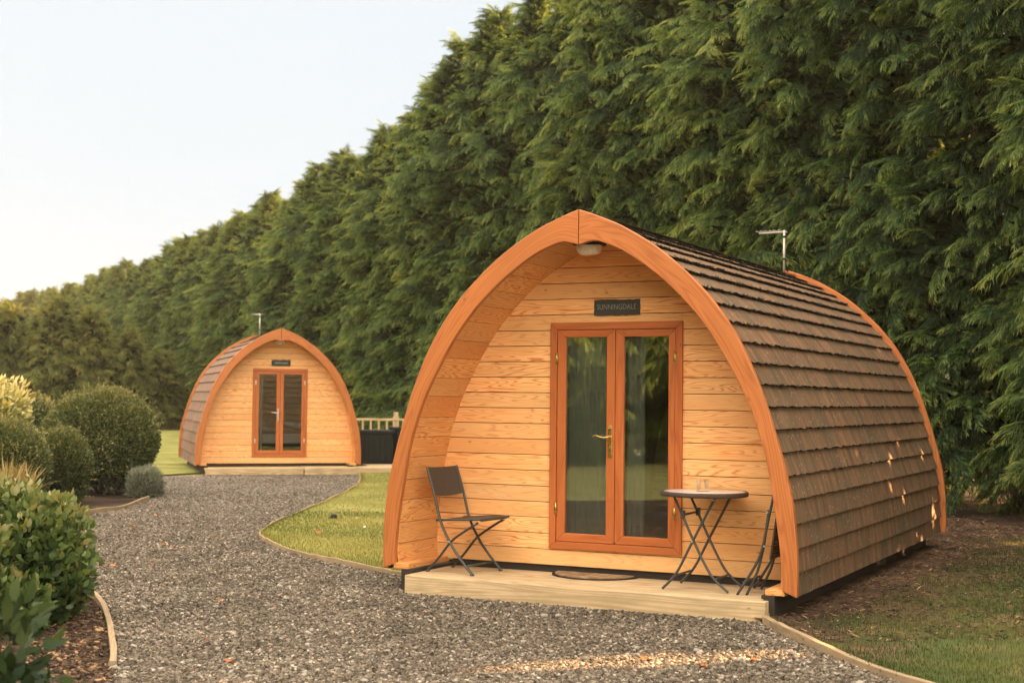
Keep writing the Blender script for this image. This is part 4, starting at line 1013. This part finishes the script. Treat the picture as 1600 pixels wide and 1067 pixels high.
# big clipped ball
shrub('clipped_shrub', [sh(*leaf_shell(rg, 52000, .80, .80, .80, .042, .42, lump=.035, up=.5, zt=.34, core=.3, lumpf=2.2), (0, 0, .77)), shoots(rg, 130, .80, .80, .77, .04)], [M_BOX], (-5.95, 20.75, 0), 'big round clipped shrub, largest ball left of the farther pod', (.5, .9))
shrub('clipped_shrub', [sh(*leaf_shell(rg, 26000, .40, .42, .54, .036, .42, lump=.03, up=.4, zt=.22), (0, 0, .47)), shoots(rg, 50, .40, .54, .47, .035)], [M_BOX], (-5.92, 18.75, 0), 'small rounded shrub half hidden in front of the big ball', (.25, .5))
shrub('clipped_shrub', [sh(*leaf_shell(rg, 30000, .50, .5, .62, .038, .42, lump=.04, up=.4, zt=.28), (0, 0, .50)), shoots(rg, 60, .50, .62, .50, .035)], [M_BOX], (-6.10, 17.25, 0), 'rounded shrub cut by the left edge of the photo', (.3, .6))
shrub('variegated_shrub', [sh(*leaf_shell(rg, 6500, .62, .6, .80, .10, .42, lump=.08, up=.15, zt=.35, tip=.6), (0, 0, .82))], [M_VARI], (-7.25, 19.6, 0), 'cream variegated shrub at the left edge above the clipped balls', (.3, .9))
shrub('leafy_shrub', [sh(*leaf_shell(rg, 4000, .42, .4, .62, .06, .45, lump=.08), (0, 0, .82))], [M_BOX], (-7.5, 22.2, 0), 'loose green shrub peeping out between variegated shrub and big ball', (.2, .8))
shrub('lavender_clump', [sh(*leaf_shell(rg, 3800, .24, .24, .24, .075, .16, lump=.06, up=.9, zt=.3), (0, 0, .17))], [M_LAV], (-5.13, 20.05, 0), 'small grey-green lavender clump at the foot of the big ball', (.1, .2))
shrub('grass_tuft', [sh(*leaf_shell(rg, 700, .16, .16, .12, .30, .05, lump=.1, up=1.6, core=.6, zt=.1), (0, 0, .12))], [M_TUFT], (-5.05, 14.4, 0.25), 'dry straw-coloured grass tuft behind the broad-leaved shrub', (.1, .1))
# foreground shrub with broad leaves: several rounded masses, shoots on top
parts = []
for (ox, oy, oz, rx, rz_, n) in ((0, 0, .40, .42, .44, 4200), (-.38, .15, .44, .42, .44, 3400), (.13, -.10, .33, .33, .36, 2300), (-.25, -.35, .32, .40, .36, 2800), (-.75, 0, .45, .4, .45, 2000), (.12, -.55, .16, .26, .20, 800)):
    parts.append(sh(*leaf_shell(rg, n, rx, rx, rz_, .062, .62, lump=.07, up=.45, out=.55, zt=.36, core=.4, oval=True), (ox, oy, oz)))
# upright shoots with paired leaves
for k in range(34):
    x, y = rg.uniform(-.8, .28), rg.uniform(-.3, .35); z0 = .70+rg.uniform(-.05, .06)-.25*max(0, x-.02); n = 9
    zz = np.linspace(0, rg.uniform(.10, .20), n); a = np.arange(n)*2.4+rg.uniform(0, 6); dv = norm(np.stack([np.cos(a), np.sin(a), np.full(n, .75)], 1)); base = np.stack([np.full(n, x), np.full(n, y), z0+zz], 1)
    sv = norm(np.cross(dv, np.array([[0, 0, 1.0]]))); ln = rg.uniform(.045, .075, n)*(1.1-zz*2.0); P = ovals(base, dv, sv, ln, ln*.6); t = .62+zz*1.4+rg.normal(0, .05, n); parts.append((P, np.stack([t, t, t, t+.1, t, t], 1)))
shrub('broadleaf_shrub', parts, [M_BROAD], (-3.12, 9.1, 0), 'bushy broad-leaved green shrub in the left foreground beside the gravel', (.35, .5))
parts = []
for (ox, oy, oz, rr_, n) in ((0, 0, .50, .26, 260), (-.22, .1, .62, .25, 220), (.06, -.05, .32, .28, 220)):
    parts.append(sh(*leaf_shell(rg, n, rr_, rr_, rr_, .082, .52, lump=.1, up=.1, out=.6, core=.2, zt=.3, oval=True), (ox, oy, oz)))
shrub('laurel_shrub', parts, [M_LAUREL], (-1.90, 5.05, 0), 'dark large-leaved plant out of focus in the lower left corner', (.2, .5))

# ------------------------------------------------------------------ small ground cover
def in_poly(x, y, poly):
    poly = np.array(poly); c = np.zeros(len(x), bool); j = len(poly)-1
    for i in range(len(poly)):
        xi, yi = poly[i]; xj, yj = poly[j]
        c ^= ((yi > y) != (yj > y)) & (x < (xj-xi)*(y-yi)/(yj-yi+1e-12)+xi); j = i
    return c
def scatter(rng, n, x0, x1, y0, y1, poly, power=1.0):
    y = y0+(y1-y0)*rng.random(n)**power; x = rng.uniform(x0, x1, n); k = in_poly(x, y, poly); return x[k], y[k]
def stones(name, rng, x, y, z, smin, smax, mat, flat=.6, kind='stuff', el=1.0, pw=3.4):
    n = len(x); cube = np.array([(-1,-1,-1),(1,-1,-1),(1,1,-1),(-1,1,-1),(-1,-1,1),(1,-1,1),(1,1,1),(-1,1,1)], float)*.5
    cube[4:, :2] *= .72
    s_ = smin+(smax-smin)*rng.random(n)**pw
    V = cube[None]+rng.normal(0, .13, (n, 8, 3)); V *= np.stack([s_*el, s_*rng.uniform(.6, 1, n), s_*flat], 1)[:, None]
    Rm = rot_z(rng.uniform(0, 6.28, n)); V = np.einsum('nij,nkj->nki', Rm, V)
    tl = rng.normal(0, .35, n)[:, None]; V[..., 2] += V[..., 0]*tl
    V += np.stack([x, y, z+s_*flat*.25], 1)[:, None]
    fq = np.array([(0,3,2,1),(4,5,6,7),(0,1,5,4),(1,2,6,5),(2,3,7,6),(3,0,4,7)]); F = (np.arange(n)[:, None, None]*8+fq[None]).reshape(-1, 4)
    me = np_mesh(name, V.reshape(-1, 3), F, [mat]); o = link(name, me); return tag(o, kind=kind)
r3 = np.random.default_rng(77)
yy_ = 1.0/np.sqrt(r3.uniform(1/26.5**2, 1/6.7**2, 330000)); xl = np.interp(yy_, [6.7, 9.6, 12.5, 17, 26.5], [-2.4, -3.0, -4.0, -5.2, -6.4]); xr = np.interp(yy_, [6.7, 9.3, 9.8, 11.5, 13, 26.5], [2.6, 2.0, 1.9, -.5, -1.5, -2.2])
x = xl+(xr-xl)*r3.random(len(yy_)); y = yy_; k = in_poly(x, y, grav); x, y = x[k], y[k]
ca, sa = math.cos(POD_A), math.sin(POD_A); lu = (x-NEAR_LOC[0])*ca+(y-NEAR_LOC[1])*sa; lv = -(x-NEAR_LOC[0])*sa+(y-NEAR_LOC[1])*ca
k = ~((lu > -1.36) & (lu < 1.42) & (lv > -.11)); x, y = x[k], y[k]
tag(stones('gravel_stones', r3, x, y, .004, .005, .029, M_STONE, .45), 'loose grey and brown gravel stones covering the drive', 'gravel')
M_PALE = plain('pale_flint', (.27, .24, .195), .85, .15, 0, 60, .4)
sel = r3.random(len(x)) < .0005
tag(stones('pale_stones', r3, x[sel], y[sel], .012, .018, .042, M_PALE, .42, 'stuff', 1.2, 1.6), 'scattered larger pale stones among the gravel', 'gravel')
bedp = [(-2.6, 4.5), (-1.55, 5.4)] + [(a+.015, b) for a, b in BED_NEAR[1:]] + [(-5.4, 16.8), (-5.2, 18), (-5.3, 20), (-8, 20), (-7, 10)]
x, y = scatter(r3, 150000, -6.5, -1.6, 6.5, 18, bedp, 2.6)
tag(stones('bark_mulch', r3, x, y, .009, .004, .032, M_CHIP, .35, 'stuff', 1.4), 'brown bark mulch and dead leaves on the planting beds', 'mulch')
def grass(name, rng, x, y, z, hmin, hmax, mat, label):
    n = len(x); a = rng.uniform(0, 6.28, n); lean = rng.uniform(.1, .8, n); dv = norm(np.stack([np.cos(a)*lean, np.sin(a)*lean, np.ones(n)], 1))
    sv = np.stack([-np.sin(a), np.cos(a), 0*a], 1); ln = rng.uniform(hmin, hmax, n); base = np.stack([x, y, np.full(n, z)], 1)
    P = blades(base, dv, sv, ln, rng.uniform(.003, .006, n)); V, F = quads_from(P)
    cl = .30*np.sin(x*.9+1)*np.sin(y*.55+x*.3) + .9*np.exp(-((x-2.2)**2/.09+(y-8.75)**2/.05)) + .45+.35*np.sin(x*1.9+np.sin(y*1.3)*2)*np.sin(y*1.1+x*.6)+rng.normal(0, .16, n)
    return tag(link(name, np_mesh(name, V, F, [mat], np.repeat(np.clip(cl, 0, 1), 4))), label, 'grass', None, 'stuff')
def tufts(name, rng, curve, off, z, n, mat, label):
    P, l = resample([(a, b, 0) for a, b in curve], 400); t = np.gradient(P, axis=0); t /= np.linalg.norm(t, axis=1)[:, None]; nr = np.stack([-t[:, 1], t[:, 0], 0*t[:, 0]], 1)
    i = rng.integers(0, 400, n); d = off*(.4+rng.random(n)**2*2.5); Q = P[i]+nr[i]*d[:, None]+rng.normal(0, .02, (n, 3))
    w = .5+.5*np.sin(i*.17)*np.sin(i*.061+1); k = rng.random(n) < .25+.75*w
    grass(name, rng, Q[k, 0], Q[k, 1], z, .02, .052, mat, label)
lawnp = lawn_curve + [(-.3, 12), (.6, 14), (1.3, 17), (-1, 27), (-2.8, 27)]
x1_, y1_ = scatter(r3, 60000, -2.7, 1.0, 11.2, 17.5, lawnp, 1.2); x2_, y2_ = scatter(r3, 26000, -2.7, 1.0, 17.5, 27, lawnp)
grass('lawn_grass', r3, np.r_[x1_, x2_], np.r_[y1_, y2_], .026, .015, .038, M_GRASS, 'short mown bright grass of the lawn between the pods')
sidep = right_curve + [(4.2, 3), (8, 3), (7, 16), (5.2, 17), (4.3, 13.5), (2.3, 9.6), (1.75, 9.1)]
x1_, y1_ = scatter(r3, 150000, 1.6, 7.5, 6.6, 15, sidep, 1.4)
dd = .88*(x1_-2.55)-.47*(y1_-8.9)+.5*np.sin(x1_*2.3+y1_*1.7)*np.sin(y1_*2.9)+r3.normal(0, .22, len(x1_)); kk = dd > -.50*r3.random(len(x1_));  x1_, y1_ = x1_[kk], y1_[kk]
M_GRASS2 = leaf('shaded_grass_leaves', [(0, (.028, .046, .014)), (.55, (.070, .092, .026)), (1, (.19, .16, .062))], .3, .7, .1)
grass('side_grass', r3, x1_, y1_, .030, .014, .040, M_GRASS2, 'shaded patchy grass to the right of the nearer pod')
tufts('edge_grass', r3, lawn_curve, .034, .026, 3200, M_GRASS, 'longer grass tufts along the edging of the bright lawn')
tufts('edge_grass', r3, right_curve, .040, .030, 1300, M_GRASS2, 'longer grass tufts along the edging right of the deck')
# litter of needles and twigs on the bare ground between pod and hedge
x, y = scatter(r3, 60000, 1.7, 7.0, 8.2, 18, [(1.7, 9.3), (1.9, 8.4), (3.2, 8.6), (6.5, 13), (6.8, 18), (4.3, 18), (4.2, 14)])
tag(stones('needle_litter', r3, x, y, .034, .004, .028, M_CHIP, .14, 'stuff', 2.4), 'brown needle litter on the bare soil right of the nearer pod', 'litter')

# fallen leaves on the gravel and grass
lf = None
for i, (px, py) in enumerate([(-4.2, 16.9), (-4.0, 15.2), (-3.3, 13.6), (-3.1, 13.2), (-3.0, 12.0), (-3.3, 11.9), (-2.0, 9.9), (-1.75, 8.3), (-1.5, 7.7), (-2.9, 21.5), (.75, 7.9), (1.05, 7.7), (1.35, 7.9), (-4.6, 18.3)]):
    rr = random.Random(i); me = None
    n = 7; vs = [(0, -.5, 0)]+[(.32*math.sin(math.pi*t/6)*(1 if 1 else 0), -.5+t/6, .10*math.sin(t*1.3+i)) for t in range(1, 6)]+[(0, .5, .1)]+[(-.32*math.sin(math.pi*t/6), -.5+t/6, .16*math.cos(t+i)) for t in range(5, 0, -1)]
    mb = MB(); mb.add(vs, [tuple(range(len(vs)))]); o = mb.build('fallen_leaf', M_FALLEN)
    a = o.data.attributes.new('tint', 'FLOAT', 'POINT'); a.data.foreach_set('value', np.full(len(vs), rr.random(), 'f'))
    s_ = rr.uniform(.045, .075); o.scale = (s_, s_*1.2, s_); o.location = (px, py, .022); o.rotation_euler = (rr.uniform(-.3, .3), rr.uniform(-.3, .3), rr.uniform(0, 6))
    tag(o, 'dry orange leaf fallen on the grey gravel', 'leaf', 'fallen leaves on the gravel')

# ------------------------------------------------------------------ warm haze volume, added for the glow of lens flare
hm = bpy.data.materials.new('flare_haze'); hm.use_nodes = True; ht = hm.node_tree; ht.nodes.clear()
ho = ht.nodes.new('ShaderNodeOutputMaterial'); hv = ht.nodes.new('ShaderNodeVolumePrincipled')
hv.inputs['Color'].default_value = (.98, .82, .50, 1); hv.inputs['Density'].default_value = .0006; hv.inputs['Anisotropy'].default_value = .35
ht.links.new(hv.outputs[0], ho.inputs['Volume'])
mb = MB(); mb.box(-410, 410, -410, 410, -1.0, 13.5); hz = mb.build('haze', hm); tag(hz, 'thin warm haze added for the glow of lens flare', 'haze', None, 'stuff')

for i, (px, py) in enumerate([(-2.35, 15.4), (-1.75, 16.3), (-1.55, 15.2), (-1.95, 14.6), (-.95, 13.8), (-1.0, 18.2), (-1.9, 17.4), (-1.05, 12.6)]):
    rr = random.Random(i+50); n = 7
    vs = [(0, -.5, 0)]+[(.30*math.sin(math.pi*t/6), -.5+t/6, .10*math.sin(t*1.3+i)) for t in range(1, 6)]+[(0, .5, .1)]+[(-.30*math.sin(math.pi*t/6), -.5+t/6, .16*math.cos(t+i)) for t in range(5, 0, -1)]
    mb = MB(); mb.add(vs, [tuple(range(len(vs)))]); o = mb.build('fallen_leaf', M_DRYLEAF if i % 3 else M_FALLEN)
    a = o.data.attributes.new('tint', 'FLOAT', 'POINT'); a.data.foreach_set('value', np.full(len(vs), rr.random(), 'f'))
    s_ = rr.uniform(.045, .085); o.scale = (s_, s_*1.2, s_); o.location = (px, py, .062); o.rotation_euler = (rr.uniform(-.3, .3), rr.uniform(-.3, .3), rr.uniform(0, 6))
    tag(o, 'small dry leaf fallen on the bright lawn between the pods', 'leaf', 'fallen leaves on the lawn')
mb = MB(); mb.lathe([(.0005, .035), (.02, .034), (.034, .026), (.042, .004), (.042, -.02)], 20); o = mb.build('ground_cap', M_BLACK); o.location = (-2.05, 16.6, .045)
tag(o, 'small dark round cap set in the lawn between the pods', 'cap')
